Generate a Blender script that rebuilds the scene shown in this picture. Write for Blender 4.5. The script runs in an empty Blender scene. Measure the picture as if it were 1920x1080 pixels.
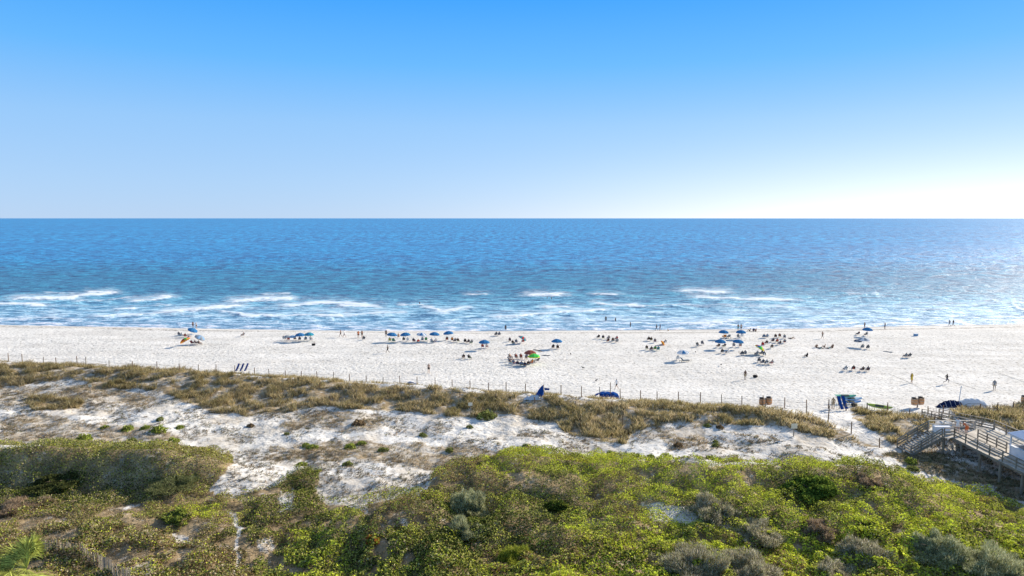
import bpy, bmesh, math, random
import numpy as np
from math import radians as R, sin, cos, pi
from mathutils import Vector, Matrix
random.seed(7)
S = bpy.context.scene
COL = S.collection

# ------------------------------------------------------------------ camera
F = 1280.0; HZ = 409.0; CH = 28.0            # focal length in 1920-px, horizon row, eye height
PITCH = math.atan((540 - HZ) / F)
cd = bpy.data.cameras.new('camera'); cam = bpy.data.objects.new('camera', cd); COL.objects.link(cam)
cd.sensor_width = 36; cd.lens = 24.0; cd.clip_start = 0.5; cd.clip_end = 120000
cam.location = (0, 0, CH); cam.rotation_euler = (pi / 2 - PITCH, 0, 0)
S.camera = cam
# ------------------------------------------------------------------ light
SUN_AZ = R(57); SUN_EL = R(25)               # azimuth to the right of the view direction (+y)
w = bpy.data.worlds.new('World'); S.world = w; w.use_nodes = True
nt = w.node_tree; nt.nodes.clear()
def N(t, kind, **kw):
    n = t.nodes.new(kind)
    for k, v in kw.items():
        if isinstance(v, (int, float, tuple)) and k[0] == '_': n.inputs[int(k[1:])].default_value = v
        else: setattr(n, k, v)
    return n
sky = N(nt, 'ShaderNodeTexSky', sky_type='NISHITA', sun_disc=False, sun_elevation=SUN_EL, sun_rotation=SUN_AZ,
        air_density=.8, dust_density=0.1, ozone_density=3, altitude=20)
def wl(a, b): nt.links.new(a, b)
def wmath(op, a, b=0.0, clamp=False):
    m = N(nt, 'ShaderNodeMath', operation=op, use_clamp=clamp)
    for i, v in enumerate((a, b)):
        if isinstance(v, (int, float)): m.inputs[i].default_value = v
        else: wl(v, m.inputs[i])
    return m.outputs[0]
tc = N(nt, 'ShaderNodeTexCoord'); sep = N(nt, 'ShaderNodeSeparateXYZ'); wl(tc.outputs['Generated'], sep.inputs[0])
ramp = N(nt, 'ShaderNodeValToRGB'); wl(sep.outputs[2], ramp.inputs[0])
cr = ramp.color_ramp                              # clear-air gradient with height above the horizon
cr.elements[0].position = 0; cr.elements[0].color = (.285, .40, .57, 1)
cr.elements[1].position = 1; cr.elements[1].color = (.17, .21, .30, 1)
for p, c in ((.05, (.255, .395, .59, 1)), (.13, (.195, .37, .61, 1)), (.21, (.085, .31, .64, 1)), (.30, (.025, .235, .64, 1)), (.5, (.12, .22, .40, 1))):
    e = cr.elements.new(p); e.color = c
dt = N(nt, 'ShaderNodeVectorMath', operation='DOT_PRODUCT'); wl(tc.outputs['Generated'], dt.inputs[0])
dt.inputs[1].default_value = (sin(SUN_AZ), cos(SUN_AZ), 0)
g = wmath('POWER', wmath('MAXIMUM', dt.outputs['Value'], 0.0), 3.0)
h = wmath('POWER', wmath('SUBTRACT', 1.0, wmath('MULTIPLY', wmath('MAXIMUM', sep.outputs[2], 0.0), 3.2), True), 4.2)
gl = wmath('MULTIPLY', g, h)
glc = N(nt, 'ShaderNodeMix', data_type='RGBA'); wl(gl, glc.inputs[0]); glc.inputs[6].default_value = (0, 0, 0, 1); glc.inputs[7].default_value = (.70, .54, .28, 1)
ad = N(nt, 'ShaderNodeMix', data_type='RGBA', blend_type='ADD'); ad.inputs[0].default_value = 1; wl(ramp.outputs[0], ad.inputs[6]); wl(glc.outputs[2], ad.inputs[7])
sc = N(nt, 'ShaderNodeMix', data_type='RGBA', blend_type='MULTIPLY'); sc.inputs[0].default_value = 1; sc.inputs[7].default_value = (7.7, 7.7, 7.7, 1); wl(ad.outputs[2], sc.inputs[6])
mx = N(nt, 'ShaderNodeMix', data_type='RGBA'); mx.inputs[0].default_value = .92; wl(sky.outputs[0], mx.inputs[6]); wl(sc.outputs[2], mx.inputs[7])
bg = N(nt, 'ShaderNodeBackground'); bg.inputs[1].default_value = 0.13
wl(mx.outputs[2], bg.inputs[0])
wo = N(nt, 'ShaderNodeOutputWorld'); wl(bg.outputs[0], wo.inputs[0])
sd = bpy.data.lights.new('sun', 'SUN'); sun = bpy.data.objects.new('sun', sd); COL.objects.link(sun)
sd.energy = 4.9; sd.angle = R(0.5); sd.color = (1, .90, .76)
sv = Vector((sin(SUN_AZ) * cos(SUN_EL), cos(SUN_AZ) * cos(SUN_EL), sin(SUN_EL)))
sun.rotation_euler = (-sv).to_track_quat('-Z', 'Y').to_euler()
S.view_settings.view_transform = 'Standard'; S.view_settings.look = 'None'; S.view_settings.exposure = 0.66
S.view_settings.gamma = 1
S.render.engine = 'CYCLES'
S.render.resolution_x = 1024; S.render.resolution_y = 576

# ------------------------------------------------------------------ numpy helpers
def _hash(ix, iy, seed):
    h = (ix.astype(np.int64) * 374761393 + iy.astype(np.int64) * 668265263 + seed * 144665) & 0x7fffffff
    h = (h ^ (h >> 13)) * 1274126177 & 0x7fffffff
    h = (h ^ (h >> 16)) & 0x7fffffff
    return h / float(0x7fffffff)
def vnoise(x, y, seed=0):
    x = np.asarray(x, float); y = np.asarray(y, float)
    ix = np.floor(x); iy = np.floor(y); fx = x - ix; fy = y - iy
    fx = fx * fx * (3 - 2 * fx); fy = fy * fy * (3 - 2 * fy)
    a = _hash(ix, iy, seed); b = _hash(ix + 1, iy, seed); c = _hash(ix, iy + 1, seed); d = _hash(ix + 1, iy + 1, seed)
    return (a * (1 - fx) + b * fx) * (1 - fy) + (c * (1 - fx) + d * fx) * fy
def fbm(x, y, s, seed=0, o=4, g=.5):
    t = 0; a = 1; n = 0
    x = np.asarray(x, float) / s; y = np.asarray(y, float) / s
    for i in range(o):
        t = t + a * vnoise(x, y, seed + i * 17); n += a; a *= g
        x, y = x * 1.93 * .8 - y * 1.93 * .6 + 13.7, x * 1.93 * .6 + y * 1.93 * .8 + 5.1
    return t / n                                   # 0..1
def sstep(a, b, x):
    t = np.clip((np.asarray(x, float) - a) / (b - a), 0, 1); return t * t * (3 - 2 * t)
CP, SP = cos(PITCH), sin(PITCH)
def project(x, y, z):
    dz = np.asarray(z) - CH
    fwd = y * CP - dz * SP; up = y * SP + dz * CP
    fwd = np.maximum(fwd, .1)
    return 960 + F * x / fwd, 540 - F * up / fwd
def ray(px, py):
    a = (px - 960) / F; b = (540 - py) / F
    return a, CP + b * SP, -SP + b * CP            # direction x, y, z
def at_z(px, py, z):
    dx, dy, dz = ray(px, py); t = (z - CH) / dz
    return Vector((dx * t, dy * t, z))
# ------------------------------------------------------------------ terrain
def interp(x, pts):
    return np.interp(x, [p[0] for p in pts], [p[1] for p in pts])
SH = []
for px, py in ((-400, 606), (0, 609), (300, 614.5), (600, 619.5), (900, 620.5), (1200, 618.5), (1500, 616), (1700, 611), (1920, 607.5), (2300, 603)):
    v = at_z(px, py, 0.0); SH.append((v.x, v.y))
def shore(x): return interp(x, SH)
def crest(x): return interp(x, ((-140, 128), (-88, 116.2), (-40, 105), (0, 95.6), (33, 87.6), (45, 84), (80, 84)))
def T(x, y):
    x = np.asarray(x, float); y = np.asarray(y, float)
    s = shore(x); c = crest(x)
    # beach profile
    b = np.where(y > s, np.maximum(-(y - s) * .06, -5), 0)
    t = np.clip((s - y) / np.maximum(s - c, 1), 0, 1)
    b = b + np.where(y < s, .9 * sstep(0, .16, t) + .5 * t, 0)
    land = sstep(c + 9, c + 2, y)
    b = b + .2 * land
    # foredune crest
    amp = 1.5 * (1 - .72 * sstep(34, 42, x) * sstep(56, 44, x)) * sstep(88, 60, x)
    wob = (fbm(x, y, 14, 3) - .5) * 5
    d = y - c - wob * .5
    b = b + amp * np.exp(-(np.where(d > 0, d / 2.6, d / 6.5)) ** 2) * (.65 + .7 * fbm(x, y, 9, 5))
    # second low swell of the swale
    b = b + land * (fbm(x, y, 11, 8, 3) - .5) * 1.5 * sstep(0, 5, c - y)
    b = b + land * (fbm(x, y, 2.6, 9, 3) - .5) * .65
    # left scrub mound
    mx_ = np.exp(-(np.where(x > -46, (x + 46) / 15.5, (x + 46) / 60)) ** 4)
    dy = y - 67.2
    b = b + 3.3 * mx_ * np.exp(-(np.where(dy > 0, dy / 4.5, dy / 2.6)) ** 2)
    # right scrub ridge
    ry = interp(x, ((-20, 58), (-9, 62), (-4, 65.5), (2, 67.2), (12, 65.8), (22, 64.6), (33, 63.5), (38, 61.5), (42, 59), (46, 55), (60, 50)))
    d2 = y - ry
    k = sstep(-14, -3, x) * (1 - .75 * sstep(33, 43, x))
    b = b + k * 2.1 * np.exp(-(np.where(d2 > 0, d2 / 2.2, d2 / 9.5)) ** 2) * (.8 + .4 * fbm(x, y, 6, 21, 3))
    # foreground lumps
    fg = sstep(62, 54, y) * sstep(20, 40, y)
    b = b + fg * (fbm(x, y, 7, 31, 3) - .42) * 1.8
    b = b - 1.2 * np.exp(-((x + 3.5) / 2.5) ** 2 - ((y - 58.5) / 2.5) ** 2)
    # level ground below the boardwalk
    return b + sstep(-.5, 1, b) * (fbm(x, y, 1.1, 41, 2) - .5) * (.1 + .14 * land)
def T1(x, y): return float(T(np.array([x]), np.array([y]))[0])
def at_ground(px, py):
    z = 1.2
    for _ in range(14):
        v = at_z(px, py, z); z = .5 * z + .5 * max(T1(v.x, v.y), 0.0)
    v = at_z(px, py, z); return Vector((v.x, v.y, max(T1(v.x, v.y), -9)))
# ------------------------------------------------------------------ mesh / material helpers
def tag(o, label=None, cat=None, group=None, kind=None):
    if label: o['label'] = label
    if cat: o['category'] = cat
    if group: o['group'] = group
    if kind: o['kind'] = kind
    return o
def np_mesh(name, verts, faces, mat=None, smooth=True, attrs=None):
    """verts (n,3), faces (m,3|4) -> mesh"""
    me = bpy.data.meshes.new(name); verts = np.asarray(verts, np.float32); faces = np.asarray(faces, np.int32)
    me.vertices.add(len(verts)); me.vertices.foreach_set('co', verts.ravel())
    m, k = faces.shape
    me.loops.add(m * k); me.loops.foreach_set('vertex_index', faces.ravel())
    me.polygons.add(m); me.polygons.foreach_set('loop_start', np.arange(0, m * k, k, dtype=np.int32))
    me.polygons.foreach_set('loop_total', np.full(m, k, np.int32))
    me.update(calc_edges=True)
    if smooth: me.polygons.foreach_set('use_smooth', np.ones(m, bool))
    for an, (dom, arr) in (attrs or {}).items():
        if arr.ndim == 1:
            a = me.attributes.new(an, 'FLOAT', dom); a.data.foreach_set('value', arr.astype(np.float32))
        else:
            a = me.attributes.new(an, 'FLOAT_COLOR', dom); c = np.ones((len(arr), 4), np.float32); c[:, :3] = arr; a.data.foreach_set('color', c.ravel())
    if mat: me.materials.append(mat)
    return me
def link(name, me, parent=None):
    o = bpy.data.objects.new(name, me); COL.objects.link(o)
    if parent: o.parent = parent
    return o
def grid_faces(r, c):
    i = np.arange(r * c).reshape(r, c)
    return np.stack([i[:-1, :-1], i[:-1, 1:], i[1:, 1:], i[1:, :-1]], -1).reshape(-1, 4)
def new_mat(name):
    m = bpy.data.materials.new(name); m.use_nodes = True; t = m.node_tree
    return m, t, t.nodes['Principled BSDF'], t.nodes['Material Output']
def simple(name, col, rough=.7, var=.12, scale=8, metal=0, spec=.3):
    m, t, p, o = new_mat(name)
    tc = N(t, 'ShaderNodeTexCoord'); nz = N(t, 'ShaderNodeTexNoise'); nz.inputs['Scale'].default_value = scale; nz.inputs['Detail'].default_value = 4
    t.links.new(tc.outputs['Object'], nz.inputs['Vector'])
    rp = N(t, 'ShaderNodeValToRGB'); t.links.new(nz.outputs[0], rp.inputs[0])
    rp.color_ramp.elements[0].position = .3; rp.color_ramp.elements[1].position = .7
    rp.color_ramp.elements[0].color = tuple(c * (1 - var) for c in col) + (1,); rp.color_ramp.elements[1].color = tuple(min(1, c * (1 + var)) for c in col) + (1,)
    t.links.new(rp.outputs[0], p.inputs['Base Color'])
    p.inputs['Roughness'].default_value = rough; p.inputs['Metallic'].default_value = metal; p.inputs['Specular IOR Level'].default_value = spec
    return m
class Pts: pass
# ================================================================== bmesh helpers
def tomesh(bm, name, mat, smooth=False):
    me = bpy.data.meshes.new(name); bmesh.ops.recalc_face_normals(bm, faces=bm.faces); bm.to_mesh(me); bm.free()
    for m in (mat if isinstance(mat, (list, tuple)) else [mat]): me.materials.append(m)
    if smooth: me.polygons.foreach_set('use_smooth', np.ones(len(me.polygons), bool))
    return me
def tube(bm, pts, rad, seg=6, cap=True, mi=0):
    pts = [Vector(p) for p in pts]; rings = []
    for i, p in enumerate(pts):
        d = (pts[min(i + 1, len(pts) - 1)] - pts[max(i - 1, 0)]).normalized()
        a = d.cross(Vector((0, 0, 1)) if abs(d.z) < .9 else Vector((1, 0, 0))).normalized(); b = d.cross(a)
        r = rad[i] if isinstance(rad, (list, tuple)) else rad
        rings.append([bm.verts.new(p + (a * cos(2 * pi * k / seg) + b * sin(2 * pi * k / seg)) * r) for k in range(seg)])
    for r0, r1 in zip(rings[:-1], rings[1:]):
        for k in range(seg): bm.faces.new((r0[k], r0[(k + 1) % seg], r1[(k + 1) % seg], r1[k])).material_index = mi
    if cap: bm.faces.new(rings[0][::-1]).material_index = mi; bm.faces.new(rings[-1]).material_index = mi
def box(bm, c, s, rot=None, mi=0):
    M = Matrix.Translation(Vector(c)) @ (rot.to_4x4() if rot else Matrix.Identity(4))
    vs = [bm.verts.new(M @ Vector((sx * s[0] / 2, sy * s[1] / 2, sz * s[2] / 2))) for sx in (-1, 1) for sy in (-1, 1) for sz in (-1, 1)]
    for f in ((0, 1, 3, 2), (4, 6, 7, 5), (0, 4, 5, 1), (2, 3, 7, 6), (0, 2, 6, 4), (1, 5, 7, 3)): bm.faces.new([vs[i] for i in f]).material_index = mi
def beam(bm, a, b, w, h, mi=0):
    """rectangular bar between two points, w across, h up"""
    a = Vector(a); b = Vector(b); d = (b - a).normalized(); s = d.cross(Vector((0, 0, 1)))
    s = Vector((1, 0, 0)) if s.length < 1e-4 else s.normalized(); u_ = s.cross(d)
    v = [bm.verts.new(p + s * sx * w / 2 + u_ * sz * h / 2) for p in (a, b) for sx in (-1, 1) for sz in (-1, 1)]
    for f in ((0, 1, 3, 2), (4, 6, 7, 5), (0, 4, 5, 1), (2, 3, 7, 6), (0, 2, 6, 4), (1, 5, 7, 3)): bm.faces.new([v[i] for i in f]).material_index = mi
def thing(name, loc, label, cat, rz=0, group=None, tilt=0, scale=1):
    o = bpy.data.objects.new(name, None); COL.objects.link(o); o.location = loc; o.rotation_euler = (0, tilt, rz); o.scale = (scale,) * 3
    o.empty_display_size = .2
    return tag(o, label, cat, group)
def copy_thing(src, loc, rz, label, group=None, scale=None, mats=None):
    r = src.copy(); COL.objects.link(r); r.location = loc; r.rotation_euler = (src.rotation_euler[0], src.rotation_euler[1], rz)
    r['label'] = label
    if group: r['group'] = group
    if scale: r.scale = scale if isinstance(scale, tuple) else (scale,) * 3
    def rec(a, b):
        for ch in [c for c in KIDS.get(a.name, [])]:
            q = ch.copy(); COL.objects.link(q); q.parent = b; KIDS.setdefault(b.name, []).append(q)
            if mats and ch.name.split('.')[0] in mats:
                q.material_slots[0].link = 'OBJECT'; q.material_slots[0].material = mats[ch.name.split('.')[0]]
            rec(ch, q)
    rec(src, r); return r
KIDS = {}
def part(name, me, parent):
    o = link(name, me, parent); KIDS.setdefault(parent.name, []).append(o); return o
# ================================================================== region masks (outlines read off the photo, applied on the ground)
def inpoly(px, py, poly):
    poly = np.array(poly, float); c = np.zeros(px.shape, bool); n = len(poly); j = n - 1
    for i in range(n):
        xi, yi = poly[i]; xj, yj = poly[j]
        cond = ((yi > py) != (yj > py)) & (px < (xj - xi) * (py - yi) / (yj - yi + 1e-9) + xi)
        c ^= cond; j = i
    return c
P_OATS = [[(-900, 668), (0, 681), (150, 683), (300, 691), (480, 706), (620, 714), (750, 724), (960, 740), (1200, 754), (1330, 760), (1440, 767), (1530, 786), (1580, 806), (1660, 842), (1640, 838), (1560, 818), (1480, 802), (1380, 796), (1300, 792), (1215, 800), (1180, 830), (1120, 826), (1050, 812), (1040, 790), (960, 776), (900, 782), (800, 776), (700, 770), (600, 762), (520, 775), (460, 780), (400, 772), (340, 750), (300, 734), (180, 728), (130, 708), (0, 728), (-900, 720)],
          [(40, 748), (90, 742), (160, 748), (150, 768), (60, 770)],
          [(1598, 762), (1640, 770), (1700, 778), (1752, 790), (1742, 802), (1690, 838), (1672, 836), (1640, 812), (1600, 784)],
          [(1772, 768), (1860, 764), (2600, 745), (2600, 812), (1900, 808), (1800, 782)]]
P_MAT = [[(0, 790), (60, 770), (130, 790), (260, 800), (340, 820), (250, 832), (0, 832)], [(520, 840), (640, 825), (780, 830), (960, 845), (1000, 852), (900, 868), (820, 880), (740, 872), (640, 860), (500, 862)],
         [(560, 770), (700, 775), (720, 800), (640, 812), (540, 800)], [(0, 725), (180, 725), (300, 745), (280, 760), (0, 765)], [(1470, 862), (1520, 858), (1535, 880), (1480, 882)],
         [(1230, 800), (1310, 795), (1330, 830), (1240, 850)]]
P_SCRUB = [[(812, 892), (860, 872), (905, 858), (1000, 853), (1150, 858), (1300, 869), (1440, 874), (1560, 872), (1640, 872), (1670, 892), (1780, 910), (1850, 928), (1920, 962), (2400, 1080), (2400, 1400), (-1400, 1400), (-1400, 1000), (0, 955), (120, 950), (250, 940), (330, 930), (400, 925), (440, 935), (500, 915), (560, 880), (600, 884), (598, 925), (620, 945), (700, 930), (770, 935), (800, 915)]]
P_MOUND = [[(-1500, 880), (-400, 850), (0, 839), (110, 834), (300, 838), (430, 851), (440, 862), (425, 885), (405, 905), (385, 935), (300, 942), (200, 950), (0, 965), (-1500, 1040)]]
P_GREYGRASS = [[(1650, 845), (1700, 850), (1760, 850), (1920, 905), (2300, 940), (2300, 1040), (1920, 940), (1850, 910), (1790, 898), (1700, 880)]]  # short grey-green grass beside the boardwalk
P_HOLES = [[(1195, 948), (1240, 938), (1300, 955), (1335, 990), (1290, 988), (1220, 975)], [(432, 955), (445, 962), (452, 1000), (449, 1080), (441, 1080), (443, 1010)], [(478, 1010), (520, 1002), (516, 1028), (482, 1034)],
           [(520, 920), (548, 915), (555, 955), (528, 960)], [(1345, 975), (1380, 978), (1376, 990), (1350, 988)], [(225, 948), (275, 938), (265, 944), (215, 955)], [(330, 1005), (385, 1010), (380, 1022), (330, 1018)], [(245, 1060), (290, 1050), (296, 1072), (250, 1075)], [(738, 975), (762, 985), (750, 1000)],
           [(596, 905), (680, 890), (800, 905), (790, 930), (700, 945), (690, 965), (640, 950), (600, 935)]]
def region(px, py, polys, x, y, ax=16, ay=6, seed=0):
    jx = (fbm(x, y, 2.2, 100 + seed, 3) - .5) * 2 * ax; jy = (fbm(x, y, 2.2, 200 + seed, 3) - .5) * 2 * ay
    m = np.zeros(px.shape, bool)
    for p in polys: m |= inpoly(px + jx, py + jy, p)
    return m
# ================================================================== sand sheet
rows = np.concatenate([np.linspace(-80, 42, 26), np.arange(44, 130, .32), np.arange(130, 200, .7), np.geomspace(201, 700, 18)])
u = np.linspace(-1, 1, 620)
side = np.geomspace(1.06, 60, 26)
u = np.concatenate([-side[::-1], u, side])
halfw = np.maximum(rows, 44) * .80 + 6
X = u[None, :] * halfw[:, None]; Y = np.repeat(rows[:, None], len(u), 1)
Z = T(X, Y)
PXg, PYg = project(X, Y, Z)
fx, fy, fX, fY = PXg.ravel(), PYg.ravel(), X.ravel(), Y.ravel()
m_oats = region(fx, fy, P_OATS, fX, fY, seed=1).astype(float)
m_mat = region(fx, fy, P_MAT, fX, fY, 30, 8, seed=2).astype(float)
hol = region(fx, fy, P_HOLES, fX, fY, 22, 10, seed=6)
m_scr = ((region(fx, fy, P_SCRUB, fX, fY, 14, 7, seed=3) & ~hol) | region(fx, fy, P_MOUND, fX, fY, 8, 4, seed=4)).astype(float)
m_shd = region(fx, fy, P_GREYGRASS, fX, fY, 20, 8, seed=5).astype(float)
sdist = shore(fX) - fY
m_beach = sstep(-1, 5, fY - crest(fX) - 3)
sand, t, p, out = new_mat('white_sand')
pos = N(t, 'ShaderNodeNewGeometry')
def noise(scale, detail=4, rough=.55, vec=None):
    n = N(t, 'ShaderNodeTexNoise'); n.inputs['Scale'].default_value = scale; n.inputs['Detail'].default_value = detail; n.inputs['Roughness'].default_value = rough
    t.links.new(vec or pos.outputs['Position'], n.inputs['Vector']); return n
def rampn(src, stops):
    r = N(t, 'ShaderNodeValToRGB'); t.links.new(src, r.inputs[0]); e = r.color_ramp.elements
    e[0].position, e[0].color = stops[0]; e[1].position, e[1].color = stops[-1]
    for a, b in stops[1:-1]:
        q = e.new(a); q.color = b
    return r
def mixc(f, a, b, mode='MIX'):
    m = N(t, 'ShaderNodeMix', data_type='RGBA', blend_type=mode)
    for v, i in ((f, 0), (a, 6), (b, 7)):
        if isinstance(v, (int, float, tuple)): m.inputs[i].default_value = v
        else: t.links.new(v, m.inputs[i])
    return m.outputs[2]
def attr(n):
    a = N(t, 'ShaderNodeAttribute'); a.attribute_name = n; return a
def math_(op, a, b=0.0, clamp=False):
    m = N(t, 'ShaderNodeMath', operation=op, use_clamp=clamp)
    for i, v in enumerate((a, b)):
        if isinstance(v, (int, float)): m.inputs[i].default_value = v
        else: t.links.new(v, m.inputs[i])
    return m.outputs[0]
g4 = lambda v: (v, v, v, 1)
base = rampn(noise(.12, 5).outputs[0], [(.3, (.68, .655, .60, 1)), (.7, (.80, .765, .70, 1))]).outputs[0]
speck = rampn(noise(2.2, 3, .6).outputs[0], [(.34, (.42, .40, .38, 1)), (.47, (1, 1, 1, 1))]).outputs[0]
tm = N(t, 'ShaderNodeMapping'); tm.inputs['Scale'].default_value = (.04, .3, 1); tm.inputs['Rotation'].default_value = (0, 0, .12); t.links.new(pos.outputs['Position'], tm.inputs[0])
trk = rampn(noise(1, 5, .6, tm.outputs[0]).outputs[0], [(.40, (.91, .90, .89, 1)), (.58, (1.03, 1.03, 1.03, 1))]).outputs[0]
base = mixc(.9, base, trk, 'MULTIPLY')
base = mixc(.9, base, speck, 'MULTIPLY')
litn = noise(1.3, 6, .7); lit2 = rampn(noise(.5, 3).outputs[0], [(.3, (.17, .125, .07, 1)), (.7, (.42, .32, .19, 1))]).outputs[0]
ll = attr('litter')
lf = math_('MULTIPLY', ll.outputs['Fac'], rampn(litn.outputs[0], [(.34, g4(.45)), (.54, g4(1.3))]).outputs[0], True)
base = mixc(lf, base, lit2)
wet = attr('wet')
base = mixc(wet.outputs['Fac'], base, (.50, .44, .37, 1))
wrk = attr('wrack')
wn = rampn(noise(.9, 5, .75).outputs[0], [(.46, g4(0)), (.55, g4(1))]).outputs[0]
base = mixc(math_('MULTIPLY', wrk.outputs['Fac'], wn, True), base, (.13, .095, .065, 1))
t.links.new(base, p.inputs['Base Color'])
p.inputs['Roughness'].default_value = .95; p.inputs['Specular IOR Level'].default_value = .1
rr = N(t, 'ShaderNodeMapRange'); t.links.new(wet.outputs['Fac'], rr.inputs[0]); rr.inputs[3].default_value = .95; rr.inputs[4].default_value = .35; t.links.new(rr.outputs[0], p.inputs['Roughness'])
bu = N(t, 'ShaderNodeBump'); bu.inputs['Distance'].default_value = .30; bu.inputs['Strength'].default_value = .8
fo = attr('foot'); hh = math_('MULTIPLY', noise(1.7, 4, .62).outputs[0], fo.outputs['Fac'])
t.links.new(hh, bu.inputs['Height']); t.links.new(bu.outputs[0], p.inputs['Normal'])
foot = (.12 + .88 * sstep(5, 30, sdist)) * (.55 + .45 * sstep(.42, .55, fbm(fX, fY, 20, 77, 3)))
swale = .30 * sstep(2, 8, crest(fX) - fY) * sstep(.42, .62, fbm(fX, fY, 3.5, 95, 4))
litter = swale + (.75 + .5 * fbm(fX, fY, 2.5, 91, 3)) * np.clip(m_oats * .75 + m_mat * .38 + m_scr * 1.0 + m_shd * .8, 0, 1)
wetv = sstep(5.0, 1.0, sdist + 3 * fbm(fX, fY * 0, 9, 63, 3)) * .8
wr = np.exp(-((sdist - 5 - 5 * fbm(fX, fY * 0, 18, 61, 3)) / 1.6) ** 2)
me = np_mesh('sand', np.stack([fX, fY, Z.ravel()], 1), grid_faces(len(rows), len(u)), sand, True,
             {'litter': ('POINT', litter), 'wet': ('POINT', wetv), 'foot': ('POINT', foot), 'wrack': ('POINT', wr)})
tag(link('ground', me), kind='structure')
# ================================================================== sea
rs = [150.0]
while rs[-1] < 1500:
    d = rs[-1]; rs.append(d + max(.42, d * d / (CH * 683) * .35))
rs = np.concatenate([np.array(rs), np.geomspace(rs[-1] * 1.03, 90000, 60)])
us = np.linspace(-1, 1, 760); side = np.geomspace(1.05, 40, 22); us = np.concatenate([-side[::-1], us, side])
hw = rs * .82 + 4
X = us[None, :] * hw[:, None]; Y = np.repeat(rs[:, None], len(us), 1)
off = Y - shore(X)                                  # metres off the beach
def swell(x, y):
    wx = x + (fbm(x, y, 60, 301, 2) - .5) * 40; wy = y + (fbm(x, y, 45, 302, 3) - .5) * 26
    a = fbm(wx * .30, wy, 9, 303, 4, .55) - .5
    b = fbm(wx * .5 + wy * .3, wy, 4, 304, 2) - .5
    c = 1 - np.abs(2 * fbm(wx * .16, wy, 16, 306, 3) - 1)
    return 1.0 * a + .35 * b + .45 * (c ** 4 - .5)
amp = sstep(2, 30, off) * (1 + .5 * sstep(60, 250, off)) * sstep(20000, 1500, Y)
FOAM = [[(37, 563), (130, 562), (200, 552), 3.2, 1], [(168, 548), (214, 550), 2.2, .9], [(85, 551), (135, 552), 1.6, .7], [(-40, 576), (20, 573), (75, 576), 3, .9], [(120, 566), (200, 565), (240, 560), 2.6, .7], [(258, 566), (285, 564), (310, 560), 2.6, 1],
        [(217, 582), (250, 580), 1.7, .9], [(295, 575), (318, 575), 1.5, .8], [(0, 601), (60, 598), (130, 600), 1.8, .7], [(180, 597), (250, 592), (330, 585), (420, 580), 2.2, .8], [(330, 587), (380, 584), (440, 577), 3.4, 1], [(445, 567), (490, 565), (538, 563), 3, 1], [(495, 553), (540, 552), 2.4, .7],
        [(540, 575), (600, 570), (650, 572), (700, 577), 5, .85], [(560, 585), (640, 588), (720, 582), 5, .6], [(420, 588), (470, 595), (560, 596), (640, 596), 2.4, .9], [(640, 593), (700, 592), (750, 588), 4, .75], [(640, 575), (670, 576), 2.6, .9], [(750, 573), (790, 572), 1.8, .8],
        [(800, 577), (830, 588), (870, 580), 5, .8], [(815, 572), (900, 573), (940, 580), 5, .5], [(935, 598), (1010, 593), (1060, 589), (1130, 585), 2.3, 1], [(1025, 580), (1055, 580), 2.2, 1], [(1000, 557), (1045, 556), 3, 1], [(880, 554), (905, 554), 2, .9],
        [(1120, 554), (1150, 556), 2.4, .9], [(1120, 570), (1155, 573), (1190, 575), 2, .9], [(1150, 585), (1210, 588), (1240, 589), 1.6, .7], [(1180, 575), (1240, 575), (1290, 574), 1.8, .8], [(1290, 549), (1330, 551), (1355, 551), 3, 1], [(1310, 559), (1360, 563), (1480, 565), 3.2, .9], [(1355, 574), (1390, 578), (1480, 577), 3, .7],
        [(1300, 609), (1340, 607), (1370, 606), 2, .9], [(1490, 566), (1540, 569), 2.4, .7], [(1560, 584), (1600, 587), (1640, 584), 1.6, .6], [(1590, 552), (1640, 554), 2, .7], [(1690, 583), (1760, 582), 2, .6], [(1860, 565), (1900, 575), (1930, 590), 2, .6], [(1780, 545), (1860, 547), 1.6, .5], [(1480, 600), (1560, 602), 1.8, .5]]
Zs = .62 * swell(X, Y) * amp
PX, PY = project(X, Y, Zs * 0)
foam = np.zeros(X.shape); sel = (off > -3) & (off < 130)
sx, sy = PX[sel], PY[sel]; acc = np.zeros(sx.shape)
jx = (fbm(X[sel], Y[sel], 5, 401, 3) - .5) * 16; jy = (fbm(X[sel], Y[sel], 5, 402, 4, .65) - .5) * 9
for seg in FOAM:
    pts, th, it = seg[:-2], seg[-2], seg[-1]
    for (x0, y0), (x1, y1) in zip(pts[:-1], pts[1:]):
        dx, dy = x1 - x0, y1 - y0; tt = np.clip(((sx + jx - x0) * dx + (sy + jy - y0) * dy) / (dx * dx + dy * dy), 0, 1)
        ex = (sx + jx - x0 - tt * dx) / 7; ey = sy + jy - y0 - tt * dy
        ey = np.where(ey > 0, ey / .6, ey / 2.6)    # crisp front, trailing wash behind
        q_ = ex ** 2 + ey ** 2; acc = np.maximum(acc, it * np.exp(-(q_ / (.8 * th) ** 2))); acc = np.maximum(acc, .68 * it * np.exp(-(q_ / (2.6 * th) ** 2)))
foam[sel] = acc
lace = sstep(.42, .66, fbm(X * .3, Y, 7, 411, 4)) * sstep(3, 14, off) * sstep(85, 45, off)
swash = np.exp(-((off - 1.0 - 2.5 * fbm(X, Y * 0, 13, 420, 3)) / .9) ** 2) * .55
Zs = Zs + foam * .7
Zs = np.where(off < 12, Zs * sstep(0, 12, off), Zs)
water, t, p, out = new_mat('sea_water')
pos = N(t, 'ShaderNodeNewGeometry')
mp = N(t, 'ShaderNodeMapping'); mp.inputs['Scale'].default_value = (.30, 1, 1); t.links.new(pos.outputs['Position'], mp.inputs[0])
of = attr('off')
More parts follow.
